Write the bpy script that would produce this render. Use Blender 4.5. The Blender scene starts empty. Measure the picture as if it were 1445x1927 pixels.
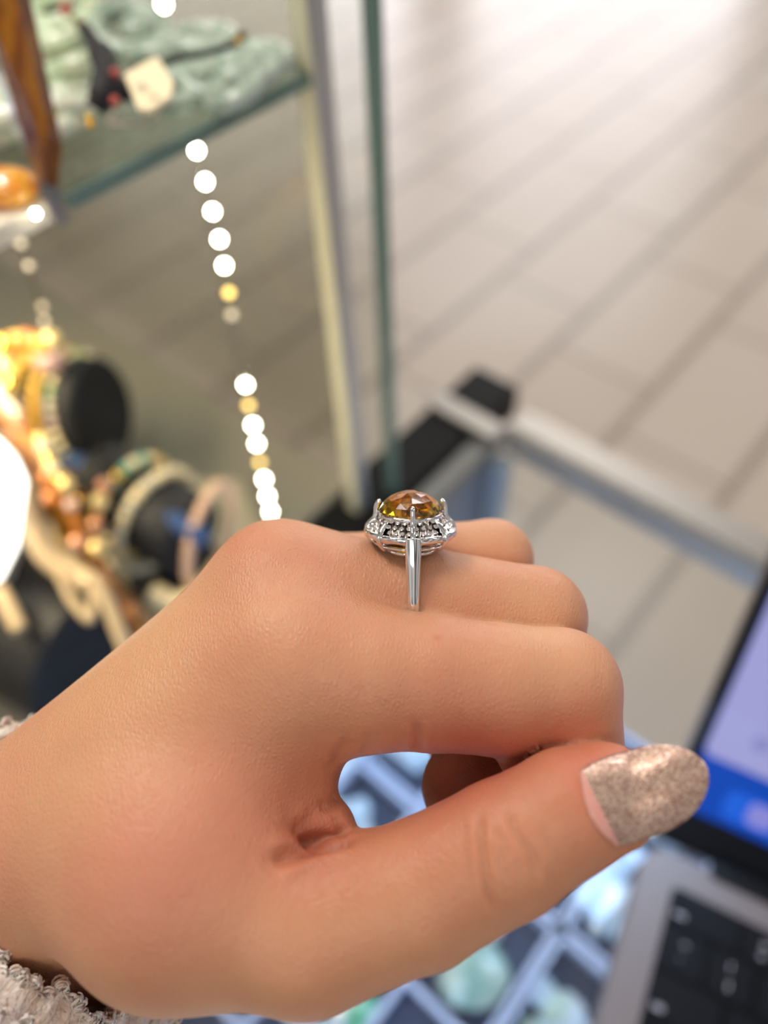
import bpy, bmesh, math, random
import numpy as np
from mathutils import Vector, Matrix
rnd = random.Random(7)
PI = math.pi
SC = bpy.context.scene
COL = SC.collection

# ---------------- camera ----------------
F = 1400.0; CX, CY = 722.5, 963.5          # focal length and centre for the 1445x1927 frame
CZ = 1.40                                   # eye height
_n = np.array([62, 1082.]); _n /= np.linalg.norm(_n)
_p = math.atan(1808 / 1400)
_up = np.array([-_n[0]*math.cos(_p), -_n[1]*math.cos(_p), -math.sin(_p)])
_fw = np.array([0, 0, 1.]) - _up*_up[2]; _fw /= np.linalg.norm(_fw)
_rt = np.cross(_fw, _up)
if _rt[0] < 0: _rt = -_rt
M = np.array([_rt, _fw, _up])               # camera (right, down, forward) -> world
EYE = np.array([0, 0, CZ])
cd = bpy.data.cameras.new('camera'); cam = bpy.data.objects.new('camera', cd); COL.objects.link(cam)
cx, cy, cz = M @ [1, 0, 0], -(M @ [0, 1, 0]), -(M @ [0, 0, 1])
cam.matrix_world = Matrix(((cx[0], cy[0], cz[0], 0), (cx[1], cy[1], cz[1], 0), (cx[2], cy[2], cz[2], CZ), (0, 0, 0, 1)))
cd.sensor_fit = 'VERTICAL'; cd.sensor_height = 36; cd.sensor_width = 27
cd.lens = F / 1927 * 36
cd.dof.use_dof = True; cd.dof.focus_distance = 0.1175
cd.dof.aperture_fstop = cd.lens / 4.2
cd.clip_start = 0.01
SC.camera = cam

# ---------------- world, lamps, exposure ----------------
SC.view_settings.view_transform = 'Standard'; SC.view_settings.look = 'None'
SC.view_settings.gamma = 1; SC.view_settings.use_curve_mapping = False
SC.view_settings.exposure = 0.0
SC.cycles.max_bounces = 10; SC.cycles.transmission_bounces = 8; SC.cycles.transparent_max_bounces = 28
SC.cycles.sample_clamp_indirect = 6; SC.cycles.caustics_reflective = False; SC.cycles.caustics_refractive = False
SC.cycles.use_denoising = True
w = bpy.data.worlds.new('shop_air'); SC.world = w; w.use_nodes = True
_nt = w.node_tree; _tc = _nt.nodes.new('ShaderNodeTexCoord'); _no = _nt.nodes.new('ShaderNodeTexNoise'); _no.inputs['Scale'].default_value = 2.6; _no.inputs['Detail'].default_value = 1.5
_rp = _nt.nodes.new('ShaderNodeValToRGB'); _rp.color_ramp.elements[0].position = .40; _rp.color_ramp.elements[1].position = .60
_rp.color_ramp.elements[0].color = (.30, .29, .28, 1); _rp.color_ramp.elements[1].color = (1.65, 1.60, 1.55, 1)       # dim and bright parts of the shop all around
_nt.links.new(_tc.outputs['Generated'], _no.inputs['Vector']); _nt.links.new(_no.outputs['Fac'], _rp.inputs['Fac']); _nt.links.new(_rp.outputs['Color'], _nt.nodes['Background'].inputs[0])
w.node_tree.nodes['Background'].inputs[1].default_value = 0.36
def area(name, loc, target, sx, sy, power, color):
    l = bpy.data.lights.new(name, 'AREA'); l.shape = 'RECTANGLE'; l.size = sx; l.size_y = sy
    l.energy = power; l.color = color
    o = bpy.data.objects.new(name, l); COL.objects.link(o); o.location = loc
    o.rotation_euler = (Vector(target) - Vector(loc)).to_track_quat('-Z', 'Y').to_euler()
    return o
area('ceiling_lamp', (-0.6, 1.2, 3.0), (-0.6, 1.2, 0), 1.2, 0.6, 17, (1, .95, .88))
area('ceiling_lamp', (1.2, 2.6, 3.0), (1.2, 2.6, 0), 1.2, 0.6, 27, (1, .96, .91))
area('ceiling_lamp', (-0.4, -1.3, 3.0), (-0.2, 0, 1), 1.2, 0.6, 11, (1, .93, .84))
area('ceiling_lamp', (2.6, 0.6, 3.0), (2.6, 0.6, 0), 1.2, 0.6, 22, (1, .97, .93))
area('ceiling_lamp', (1.5, 6.0, 3.0), (1.5, 6.0, 0), 2.4, 0.9, 45, (.96, .97, 1))

# ---------------- helpers ----------------
def ray(x, y): return M @ np.array([(x-CX)/F, (y-CY)/F, 1.0])
def P(x, y, d): return Vector(EYE + ray(x, y)*d)                    # point at depth d
def Z(x, y, z):                                                     # point on a horizontal plane
    r = ray(x, y); return Vector(EYE + r*((z-CZ)/r[2]))
_a = math.radians(43.2)
E1 = Vector((math.sin(_a), math.cos(_a), 0)); E2 = Vector((-math.cos(_a), math.sin(_a), 0)); EZ = Vector((0, 0, 1))
def W(a, b, z): return E1*a + E2*b + EZ*z
def lin(c):
    return tuple(((v/255)/12.92 if v/255 <= .04045 else ((v/255+.055)/1.055)**2.4) for v in c)
def mat(name, rgb, rough=.5, metal=0, trans=0, ior=1.45, emit=None, estr=0, sss=0, coat=0, spec=None, alpha=None):
    m = bpy.data.materials.new(name); m.use_nodes = True
    b = m.node_tree.nodes['Principled BSDF']
    b.inputs['Base Color'].default_value = (*lin(rgb), 1)
    b.inputs['Roughness'].default_value = rough; b.inputs['Metallic'].default_value = metal
    b.inputs['Transmission Weight'].default_value = trans; b.inputs['IOR'].default_value = ior
    b.inputs['Coat Weight'].default_value = coat
    if spec is not None: b.inputs['Specular IOR Level'].default_value = spec
    if emit: b.inputs['Emission Color'].default_value = (*lin(emit), 1); b.inputs['Emission Strength'].default_value = estr
    if sss: b.inputs['Subsurface Weight'].default_value = sss
    return m
def noise_color(m, c1, c2, scale, detail=3, bump=0, bscale=None, dist=.001):
    nt = m.node_tree; N = nt.nodes; L = nt.links; b = N['Principled BSDF']
    tc = N.new('ShaderNodeTexCoord'); n = N.new('ShaderNodeTexNoise'); n.inputs['Scale'].default_value = scale; n.inputs['Detail'].default_value = detail
    r = N.new('ShaderNodeValToRGB'); r.color_ramp.elements[0].position = .35; r.color_ramp.elements[1].position = .65
    r.color_ramp.elements[0].color = (*lin(c1), 1); r.color_ramp.elements[1].color = (*lin(c2), 1)
    L.new(tc.outputs['Object'], n.inputs['Vector']); L.new(n.outputs['Fac'], r.inputs['Fac']); L.new(r.outputs['Color'], b.inputs['Base Color'])
    if bump:
        n2 = N.new('ShaderNodeTexNoise'); n2.inputs['Scale'].default_value = bscale or scale
        bp = N.new('ShaderNodeBump'); bp.inputs['Strength'].default_value = bump; bp.inputs['Distance'].default_value = dist
        L.new(tc.outputs['Object'], n2.inputs['Vector']); L.new(n2.outputs['Fac'], bp.inputs['Height']); L.new(bp.outputs['Normal'], b.inputs['Normal'])
    return m
def thin_glass(name, tint, refl=1.0, rough=.0):
    m = bpy.data.materials.new(name); m.use_nodes = True; nt = m.node_tree; N = nt.nodes; N.clear()
    o = N.new('ShaderNodeOutputMaterial'); t = N.new('ShaderNodeBsdfTransparent'); t.inputs[0].default_value = (*tint, 1)
    g = N.new('ShaderNodeBsdfGlossy'); g.inputs['Roughness'].default_value = rough; g.inputs['Color'].default_value = (refl, refl, refl, 1)
    lw = N.new('ShaderNodeLayerWeight'); lw.inputs[0].default_value = .5; mx = N.new('ShaderNodeMixShader')
    pw = N.new('ShaderNodeMath'); pw.operation = 'POWER'; pw.inputs[1].default_value = 4; nt.links.new(lw.outputs['Facing'], pw.inputs[0])
    f = N.new('ShaderNodeMath'); f.operation = 'MULTIPLY_ADD'; f.inputs[1].default_value = .5; f.inputs[2].default_value = .025; nt.links.new(pw.outputs[0], f.inputs[0])
    L = nt.links; L.new(f.outputs[0], mx.inputs[0]); L.new(t.outputs[0], mx.inputs[1]); L.new(g.outputs[0], mx.inputs[2]); L.new(mx.outputs[0], o.inputs[0])
    return m
def link(name, me, parent=None, m=None, smooth=False, loc=None):
    o = bpy.data.objects.new(name, me); COL.objects.link(o)
    if m is not None:
        for q in (m if isinstance(m, (list, tuple)) else [m]): me.materials.append(q)
    if smooth: me.shade_smooth()
    if loc is not None: o.location = loc
    if parent is not None: o.parent = parent
    return o
def tag(o, label=None, cat=None, group=None, kind=None):
    for k, v in (('label', label), ('category', cat), ('group', group), ('kind', kind)):
        if v: o[k] = v
    return o
def empty(name, label, cat, loc=(0, 0, 0), group=None):
    o = bpy.data.objects.new(name, None); COL.objects.link(o); o.location = loc; o.empty_display_size = .02
    return tag(o, label, cat, group)
def part(name, me, root, m, smooth=False, label=None):
    """mesh given in world coordinates, made a child of root without moving it"""
    me.transform(Matrix.Translation(-root_loc(root)))
    o = link(name, me, root, m, smooth)
    if label: o['label'] = label
    return o
def root_loc(r):
    v = Vector((0, 0, 0))
    while r is not None: v += r.location; r = r.parent
    return v
def solo(name, me, m, label, cat, smooth=False, group=None, kind=None):
    """top-level mesh: origin moved to its lowest centre"""
    co = np.zeros(len(me.vertices)*3); me.vertices.foreach_get('co', co); co = co.reshape(-1, 3)
    c = Vector(((co[:, 0].min()+co[:, 0].max())/2, (co[:, 1].min()+co[:, 1].max())/2, co[:, 2].min()))
    me.transform(Matrix.Translation(-c)); o = link(name, me, None, m, smooth, c)
    return tag(o, label, cat, group, kind)
def bm_me(bm, name='mesh'):
    bmesh.ops.recalc_face_normals(bm, faces=bm.faces)
    me = bpy.data.meshes.new(name); bm.to_mesh(me); bm.free(); return me
def obox(bm, o, ex, ey, ez, bev=0):
    """box from corner o with edge vectors"""
    o, ex, ey, ez = Vector(o), Vector(ex), Vector(ey), Vector(ez)
    vs = [bm.verts.new(o + ex*i + ey*j + ez*k) for i in (0, 1) for j in (0, 1) for k in (0, 1)]
    fs = []
    for q in ((0, 1, 3, 2), (4, 6, 7, 5), (0, 4, 5, 1), (2, 3, 7, 6), (0, 2, 6, 4), (1, 5, 7, 3)):
        fs.append(bm.faces.new([vs[i] for i in q]))
    if bev:
        es = list({e for f in fs for e in f.edges})
        bmesh.ops.bevel(bm, geom=es, offset=bev, segments=2, affect='EDGES')
def box_me(o, ex, ey, ez, bev=0):
    bm = bmesh.new(); obox(bm, o, ex, ey, ez, bev); return bm_me(bm)
def abox(a0, a1, b0, b1, z0, z1, bev=0):
    return box_me(W(a0, b0, z0), E1*(a1-a0), E2*(b1-b0), EZ*(z1-z0), bev)
def tube(bm, pts, rad, n=10, closed=False, caps=True, flat=1.0, upv=None):
    pts = [Vector(p) for p in pts]; K = len(pts); rings = []
    rr = rad if isinstance(rad, (list, tuple)) else [rad]*K
    prev = None
    for i, p in enumerate(pts):
        if closed: t = pts[(i+1) % K] - pts[i-1]
        else: t = pts[min(i+1, K-1)] - pts[max(i-1, 0)]
        t.normalize()
        if upv is not None: s = t.cross(Vector(upv))
        elif prev is None: s = t.cross(Vector((.31, .2, .93)))
        else: s = prev - t*prev.dot(t)
        if s.length < 1e-6: s = t.cross(Vector((1, 0, 0)))
        s.normalize(); prev = s; q = t.cross(s)
        rings.append([bm.verts.new(p + s*(math.cos(2*PI*j/n)*rr[i]) + q*(math.sin(2*PI*j/n)*rr[i]*flat)) for j in range(n)])
    for i in range(K if closed else K-1):
        A, B = rings[i], rings[(i+1) % K]
        for j in range(n): bm.faces.new((A[j], A[(j+1) % n], B[(j+1) % n], B[j]))
    if caps and not closed:
        bm.faces.new(rings[0][::-1]); bm.faces.new(rings[-1])
def tube_me(pts, rad, **k):
    bm = bmesh.new(); tube(bm, pts, rad, **k); return bm_me(bm)
def spline(pts, n=8):
    pts = [Vector(p) for p in pts]; out = []
    for i in range(len(pts)-1):
        p0, p1, p2, p3 = pts[max(i-1, 0)], pts[i], pts[i+1], pts[min(i+2, len(pts)-1)]
        for k in range(n):
            t = k/n
            out.append(.5*((2*p1) + (p2-p0)*t + (2*p0-5*p1+4*p2-p3)*t*t + (3*p1-p0-3*p2+p3)*t**3))
    out.append(pts[-1]); return out
def basis(n):
    n = Vector(n).normalized(); s = n.cross(Vector((0, 0, 1)))
    if s.length < .01: s = Vector((1, 0, 0))
    s.normalize(); return s, n.cross(s), n
def sphere_me(c, r, seg=14, ring=9, sc=(1, 1, 1)):
    bm = bmesh.new(); bmesh.ops.create_uvsphere(bm, u_segments=seg, v_segments=ring, radius=1)
    for v in bm.verts: v.co = Vector((v.co.x*r*sc[0], v.co.y*r*sc[1], v.co.z*r*sc[2])) + Vector(c)
    return bm_me(bm)
def lump_me(c, r, seed, amp=.35, sub=3, sc=(1, 1, 1), facet=False):
    R = random.Random(seed); bm = bmesh.new()
    bmesh.ops.create_icosphere(bm, subdivisions=sub, radius=1)
    ds = [(Vector((R.uniform(-1, 1), R.uniform(-1, 1), R.uniform(-1, 1))).normalized(), R.uniform(.6, 1)) for _ in range(10)]
    for v in bm.verts:
        k = min((h/max(d.dot(v.co.normalized()), .05)) for d, h in ds); k = min(k, 1.25)
        f = 1 - amp + amp*k
        v.co = Vector((v.co.x*sc[0]*r*f, v.co.y*sc[1]*r*f, v.co.z*sc[2]*r*f)) + Vector(c)
    return bm_me(bm)

# ---------------- hand: signed distance model (camera-aligned millimetres) ----------------
def Q(x,y,d):
    d=117+(d-117)*.9
    return np.array([(x-CX)/F*d,(y-CY)/F*d,d],float)
def smin(a,b,k):
    h=np.clip(.5+.5*(b-a)/k,0,1)
    return b*(1-h)+a*h-k*h*(1-h)
def rcone(p,a,b,r1,r2):
    ba=b-a; l2=float(ba@ba); rr=r1-r2; a2=l2-rr*rr; il2=1./l2
    pa=p-a; y=pa@ba; z=y-l2
    x=pa*l2-y[:,None]*ba; x2=np.einsum('ij,ij->i',x,x); y2=y*y*l2; z2=z*z*l2
    k=np.sign(rr)*rr*rr*x2
    out=(np.sqrt(x2*a2*il2)+y*rr)*il2-r1
    c1=np.sign(z)*a2*z2>k
    c2=(~c1)&(np.sign(y)*a2*y2<k)
    out=np.where(c1,np.sqrt(x2+z2)*il2-r2,out)
    out=np.where(c2,np.sqrt(x2+y2)*il2-r1,out)
    return out
def ell(p,c,r,R=None):
    q=p-c
    if R is not None: q=q@R.T
    r=np.asarray(r,float)
    k0=np.linalg.norm(q/r,axis=1); k1=np.linalg.norm(q/(r*r),axis=1)+1e-9
    return k0*(k0-1)/k1
def chain(p,pts,k=3.):
    d=None
    for (a,ra),(b,rb) in zip(pts[:-1],pts[1:]):
        e=rcone(p,a,b,ra,rb)
        d=e if d is None else smin(d,e,k)
    return d
THUMB=[(Q(600,1738,107),10.6),(Q(790,1680,105.5),9.9),(Q(948,1597,103.5),9.2),(Q(1068,1525,103.5),8.3),(Q(1140,1500,104),7.5)]
INDEX=[(Q(600,1266,119),11.2),(Q(810,1283,117),10.5),(Q(945,1297,116.5),10.1),(Q(1055,1292,117),9.1)]
INDEX2=[(Q(1057,1296,117),8.9),(Q(1080,1440,119),8.0),(Q(1070,1520,121),7.2)]
MIDDLE=[(Q(525,1106,131),10.6),(Q(790,1133,130),9.6),(Q(1007,1160,131),8.6)]
MIDDLE2=[(Q(1007,1162,131),8.5),(Q(1010,1340,139),7.8),(Q(965,1450,137),7.4),(Q(882,1480,131),8.2)]
RING=[(Q(600,1100,145),8.8),(Q(780,1066,144),7.9),(Q(926,1052,145),7.5)]
RING2=[(Q(926,1053,145),7.4),(Q(940,1260,153),7.0),(Q(874,1398,147),7.2)]
PINKY=[(Q(620,1150,157),8),(Q(800,1130,157),7),(Q(850,1300,160),6.5)]
def body(p):
    d=rcone(p,Q(525,1106,131),Q(60,1592,131),10.6,14)
    d=smin(d,rcone(p,Q(540,1250,120),Q(100,1590,125),10.5,15.5),14)
    d=smin(d,rcone(p,Q(590,1110,145),Q(100,1610,140),8.5,14),8)
    d=smin(d,rcone(p,Q(620,1200,158),Q(150,1620,150),9,14),8)
    d=smin(d,rcone(p,Q(560,1745,107),Q(340,1648,112),10.6,16.6),8)
    d=smin(d,rcone(p,Q(340,1650,112),Q(160,1580,122),16.6,14.0),5)
    d=smin(d,rcone(p,Q(520,1415,118),Q(320,1530,118),7.5,13),11)
    d=smin(d,rcone(p,Q(95,1622,134),Q(-420,2010,150),17.6,19.5),6)
    d=smin(d,rcone(p,Q(200,1690,132),Q(110,1690,134),12.5,14.0),5)
    d=smin(d,rcone(p,Q(215,1748,141),Q(40,1720,142),12.0,14.0),5)
    return d
def hand(p):
    b=body(p)
    ib=rcone(p,INDEX[0][0],Q(700,1275,118),11.2,10.9)
    b=smin(b,ib,9)
    b=smin(b,rcone(p,THUMB[0][0],Q(690,1708,106),10.6,10.2),5)
    b=smin(b,rcone(p,MIDDLE[0][0],Q(620,1114,131),10.6,10.1),6)
    b=smin(b,rcone(p,RING[0][0],Q(650,1088,145),8.8,8.5),4)
    b=smin(b,chain(p,INDEX,1.),2.5)
    b=smin(b,chain(p,INDEX2,1.),1.5)
    m=smin(chain(p,MIDDLE,1),chain(p,MIDDLE2,1.5),1.6)
    b=smin(b,m,1.2)
    r=smin(chain(p,RING,1),chain(p,RING2,1.5),1.6)
    b=smin(b,r,1.)
    b=smin(b,chain(p,PINKY,1),1)
    b=smin(b,ell(p,Q(634,1568,113),(3.0,4.0,5)),2.)
    b=smin(b,rcone(p,Q(566,1462,117),Q(574,1522,115),5.2,4.8),3.5)
    c=rcone(p,Q(545,1606,106.5),Q(640,1590,108.5),1.0,1.5); b=-smin(-b,c,3.)
    b=smin(b,rcone(p,Q(968,1432,114.5),Q(1075,1402,113.5),2.4,3.0),1.5)
    b=smin(b,chain(p,THUMB,1.),1.2)
    return b

# ---------------- structure: floor and the shop beyond ----------------
def floor_mat():
    m = mat('floor_tiles', (190, 178, 164), rough=.30); nt = m.node_tree; N = nt.nodes; L = nt.links; b = N['Principled BSDF']
    tc = N.new('ShaderNodeTexCoord'); sp = N.new('ShaderNodeSeparateXYZ'); L.new(tc.outputs['Object'], sp.inputs[0])
    def mth(op, a, c=None, d=None):
        n = N.new('ShaderNodeMath'); n.operation = op
        for i, v in enumerate((a, c, d)):
            if v is None: continue
            if isinstance(v, (int, float)): n.inputs[i].default_value = v
            else: L.new(v, n.inputs[i])
        return n.outputs[0]
    wv, ln = .306, .547
    v = mth('DIVIDE', mth('SUBTRACT', sp.outputs[1], .142), wv); row = mth('FLOOR', v)
    u = mth('DIVIDE', mth('SUBTRACT', mth('SUBTRACT', sp.outputs[0], 1.367), mth('MULTIPLY', row, ln/3)), ln); cu = mth('FLOOR', u)
    def edge(f, size, gw):
        fr = mth('FRACT', f); d = mth('MULTIPLY', mth('MINIMUM', fr, mth('SUBTRACT', 1, fr)), size)
        return mth('SMOOTH_MIN', mth('MULTIPLY', mth('MAXIMUM', mth('SUBTRACT', d, gw), 0), 300), 1, .01)
    g = mth('MINIMUM', edge(v, wv, .0135), edge(u, ln, .0055))
    cmb = N.new('ShaderNodeCombineXYZ'); L.new(row, cmb.inputs[0]); L.new(cu, cmb.inputs[1])
    wn = N.new('ShaderNodeTexWhiteNoise'); L.new(cmb.outputs[0], wn.inputs['Vector'])
    ns = N.new('ShaderNodeTexNoise'); ns.inputs['Scale'].default_value = 3; L.new(tc.outputs['Object'], ns.inputs['Vector'])
    val = mth('ADD', mth('MULTIPLY', wn.outputs['Value'], .45), mth('MULTIPLY', ns.outputs['Fac'], .5))
    r = N.new('ShaderNodeValToRGB'); r.color_ramp.elements[0].color = (*lin((184, 168, 153)), 1); r.color_ramp.elements[1].color = (*lin((196, 184, 171)), 1); L.new(val, r.inputs['Fac'])
    mx = N.new('ShaderNodeMixRGB'); mx.inputs[1].default_value = (*lin((150, 136, 124)), 1); L.new(g, mx.inputs[0]); L.new(r.outputs[0], mx.inputs[2]); L.new(mx.outputs[0], b.inputs['Base Color'])
    return m
me = bpy.data.meshes.new('floor'); s_ = 14
me.from_pydata([(-s_, -s_, 0), (s_, -s_, 0), (s_, s_, 0), (-s_, s_, 0)], [], [(0, 1, 2, 3)])
fl = link('floor', me, None, floor_mat()); fl.rotation_euler = (0, 0, math.radians(46.8)); tag(fl, kind='structure')
wall_m = mat('wall_paint', (205, 203, 202), .6)
glow_m = mat('lit_shopfront', (240, 240, 245), .4, emit=(245, 243, 250), estr=3.6)  # glow of unseen panels, added to brighten the floor's reflection
def wallq(name, x0, x1, y, z0, z1, m, thick=.08):
    o = link(name, box_me((x0, y, z0), (x1-x0, 0, 0), (0, thick, 0), (0, 0, z1-z0)), None, m); return tag(o, kind='structure')
wallq('wall_back', -9, 9, 7.4, 0, 3.2, wall_m)
for i, (x0, x1) in enumerate(((-2.6, .45), (1.0, 3.4), (4.6, 6.5))):
    wallq('window_%d' % (i+1), x0, x1, 7.34, .12, 3.0, glow_m, .05)  # added glowing panels out of view, mirrored in the glossy floor

# ---------------- display counter ----------------
ZC = 1.02; FA = .340; SB = .212                      # counter top height, front plane, side plane
alu = mat('brushed_aluminium', (176, 170, 164), .38, .6)
black_m = mat('black_frame', (12, 12, 13), .5, spec=.2)
clear = thin_glass('counter_glass', (.985, .99, .985))
clear2 = thin_glass('showcase_glass', (.80, .79, .73), 1.0)
shelfg = thin_glass('shelf_glass', (.80, .86, .82))
edge_g = mat('green_glass_edge', (104, 128, 116), .3, coat=.3)
navy = mat('slate_panel', (112, 121, 138), .35)
white_m = mat('white_laminate', (232, 232, 232), .35)
ct = empty('display_counter', 'glass topped jewellery display counter with aluminium front rail and black side rail', 'counter', W(.0, 0, 0))
part('glass_top', abox(-.45, FA-.012, -.75, SB-.03, ZC-.008, ZC-.0005), ct, clear)
part('front_rail', abox(FA-.017, FA+.009, -.75, SB-.030, ZC-.024, ZC+.004, .003), ct, alu, label='brushed aluminium front rail')
part('side_rail', abox(-.1, FA+.024, SB-.014, SB+.026, ZC-.026, ZC+.002, .002), ct, black_m, label='black side rail')
part('inner_rail', abox(-.1, FA-.014, SB-.030, SB-.016, ZC-.016, ZC-.002, .001), ct, mat('grey_rail', (120, 120, 118), .4, .4), label='thin grey rail beside the black one')
part('cross_strip', abox(FA-.034, FA-.018, SB-.03, SB+.030, ZC+.0025, ZC+.006, .001), ct, alu)
part('front_pane', abox(FA-.006, FA, -.75, SB-.03, .62, ZC-.02), ct, clear)
part('side_panel', abox(-.1, FA-.022, SB-.026, SB-.020, .62, ZC-.02), ct, navy, label='slate grey side panel')
part('corner_post', abox(FA-.032, FA-.018, SB-.042, SB-.028, .62, ZC-.02, .002), ct, mat('bright_steel', (200, 214, 226), .3, .6), label='bright steel corner post')
part('base_cabinet', abox(-.45, FA, -.75, SB-.02, .02, .62), ct, white_m, label='white base cabinet')
part('tray_shelf', abox(-.45, .243, -.72, SB-.03, .872, .888), ct, white_m, label='white shelf that carries the trays')
# cool strip lamps under the counter rails
area('counter_strip_lamp', W(.15, .165, .992), W(.10, .05, .89), .26, .015, .35, (.42, .66, 1)).rotation_euler.rotate_axis('Z', 0)
area('counter_strip_lamp', W(.255, -.05, .995), W(.12, -.02, .89), .02, .4, .55, (.42, .66, 1))
area('counter_strip_lamp', W(-.12, -.05, .995), W(.02, 0, .89), .02, .4, .55, (.42, .66, 1))

# trays with crystals below the glass
tray_b = mat('tray_fabric', (58, 66, 88), .8); tray_r = mat('tray_rim', (176, 186, 214), .45)
GA = [-.27, -.185, -.10, -.015, .07, .155, .24]; GB = [-.30, -.215, -.13, -.045, .04, .125]
TZ = .889
def tray(a0, b0, na, nb, label, da=.085, db=.085):
    t = empty('jewellery_tray', label, 'tray', W(a0, b0, TZ), 'divided trays under the glass')
    a1, b1 = a0+na*da, b0+nb*db
    part('tray_base', abox(a0, a1-.002, b0, b1-.002, TZ, TZ+.003), t, tray_b, label='navy fabric base')
    bm = bmesh.new()
    for (x0, x1, y0, y1) in ((a0, a0+.003, b0, b1-.002), (a1-.005, a1-.002, b0, b1-.002), (a0, a1-.002, b0, b0+.003), (a0, a1-.002, b1-.005, b1-.002)):
        obox(bm, W(x0, y0, TZ+.003), E1*(x1-x0), E2*(y1-y0), EZ*.014)
    part('tray_rim', bm_me(bm), t, tray_r, label='pale grey rim')
    for i in range(1, na): part('divider', abox(a0+i*da-.002, a0+i*da+.002, b0+.003, b1-.005, TZ+.003, TZ+.015), t, tray_r)
    for j in range(1, nb): part('divider', abox(a0+.003, a1-.005, b0+j*db-.002, b0+j*db+.002, TZ+.003, TZ+.0145), t, tray_r)
    return t
tray(-.122, -.1755, 3, 3, 'divided navy tray under the thumb side of the glass, nearest the sweater', .078, .053)
tray(.112, -.1755, 2, 3, 'divided navy tray under the glass beside the laptop', .064, .053)
tray(-.122, -.0165, 3, 3, 'divided navy tray under the palm with the large sea green crystal', .078, .053)
tray(.112, -.0165, 2, 3, 'divided navy tray under the gap between thumb and index finger', .064, .053)
def crystal_mat(name, c1, c2, t=.35):
    m = mat(name, c1, .22, trans=t, ior=1.4, coat=.5); noise_color(m, c1, c2, 60, 4); return m
cry = [crystal_mat('pale_blue_crystal', (170, 200, 228), (232, 244, 252)), crystal_mat('white_crystal', (205, 220, 235), (250, 252, 255)),
       crystal_mat('sea_green_crystal', (150, 190, 180), (222, 236, 222)), crystal_mat('jade_green', (70, 160, 120), (150, 210, 180), .2)]
k = 0
spots = [(a_, b_, 6) for a_ in (-.083, -.005, .073, .144, .208) for b_ in (-.149, -.096, -.043, .010, .063, .116)]
cn = {0: 'pale blue rough crystal chunk', 1: 'milky white crystal chunk', 2: 'sea green crystal chunk', 3: 'jade green stone'}
for (a0, b0, n) in spots:
    if (round(a0, 3), round(b0, 3)) in ((.073, .010), (-.005, .010)): n = 1
    for i in range(n*2):
        ci = rnd.choice((0, 1, 0, 1, 0)) if a0 > 0.08 or b0 > .05 else rnd.choice((2, 1, 2, 0))
        if (a0, i) == (-.06, 0) or (a0, b0, i) == (-.14, -.05, 1): ci = 3
        r = rnd.uniform(.006, .0115)
        an = PI*i/n*2.4 + rnd.uniform(-.3, .3); rr = rnd.uniform(.005, .019)
        c = W(a0+rr*math.cos(an), b0+rr*math.sin(an), TZ+.003+r*.72)
        q = M.T @ (np.array(c) - EYE); qx, qy = CX+F*q[0]/q[2], CY+F*q[1]/q[2]
        k += 1
        if 570 < qx < 860 and 1350 < qy < 1620: wh = 'seen through the gap between thumb and index finger'
        elif qx > 1110 and 1230 < qy < 1640: wh = 'in the tray beside the laptop hinge, past the thumbnail'
        elif qy > 1860 - (qx-600)*.55 and 560 < qx < 960 and qy < 1990: wh = 'in the compartment below the base of the thumb'
        elif qy > 1860 - (qx-600)*.55 and 960 <= qx < 1260 and qy < 1990: wh = 'between the thumb and the left edge of the laptop'
        else: continue
        solo('crystal_chunk', lump_me(c, r, k*13, .5, 2, (1, 1, .72)), cry[ci], cn[ci] + ' ' + wh, 'crystal', group=cn[ci]+'s ' + wh)

solo('crystal_chunk', lump_me(W(.060, .010, TZ+.013), .021, 77, .6, 3, (1, .8, .5)), cry[2], 'largest sea green crystal chunk, below the middle of the thumb', 'crystal')
solo('jade_stone', lump_me(W(.004, .050, TZ+.010), .014, 78, .5, 3, (1, 1, .6)), cry[3], 'jade green stone under the base of the thumb at the bottom edge', 'jade stone')
# ---------------- upright showcase on the counter ----------------
PA = .2095; ZS = 1.2855                              # pane plane and shelf height
sc = empty('upright_showcase', 'tall glass showcase with slim silver corner post standing at the counter end', 'showcase', W(.1, .3, ZC))
zt = 1.75
part('side_pane', abox(PA+.004, PA+.009, SB+.02, .75, ZC, zt), sc, clear2)
part('outer_pane', abox(PA+.0185, PA+.0235, SB-.007, SB-.001, ZC+.002, zt), sc, edge_g, label='green edge of the outer glass pane')
part('outer_glass', abox(PA+.021, PA+.025, SB, .75, ZC+.002, zt), sc, thin_glass('outer_glass', (.93, .94, .92)))
pm = mat('silver_post', (196, 196, 200), .3, .7)
part('corner_post', abox(PA-.006, PA+.004, SB+.001, SB+.012, ZC+.002, zt, .001), sc, pm, label='silver corner post')
part('post_gasket', abox(PA-.0075, PA-.0062, SB+.001, SB+.009, ZC+.002, zt), sc, mat('yellowed_gasket', (206, 200, 170), .5), label='cream gasket on the corner post')
part('near_post', abox(.0905, .0945, SB+.001, SB+.004, ZS-.008, zt), sc, thin_glass('near_glass', (.80, .80, .90)), label='clear violet glass edge')
part('back_pane', abox(-.45, PA, .745, .75, ZC, zt), sc, thin_glass('back_glass', (.8, .8, .76)))
part('shelf', abox(.0965, PA-.008, SB+.004, .60, ZS-.0055, ZS-.001), sc, shelfg, label='glass shelf')
part('shelf_edge', abox(.0965, PA-.008, SB+.0015, SB+.0038, ZS-.0055, ZS-.001), sc, edge_g, label='dark green edge of the glass shelf')
part('white_shelf', abox(-.45, .0895, SB+.0015, .60, ZS-.006, ZS), sc, mat('cream_shelf', (226, 218, 198), .4), label='cream shelf to the left')
part('showcase_floor', abox(-.45, PA+.003, SB+.02, .745, ZC+.0015, ZC+.006), sc, mat('grey_showcase_floor', (138, 132, 120), .35, coat=.3), label='greyish showcase floor')
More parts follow.
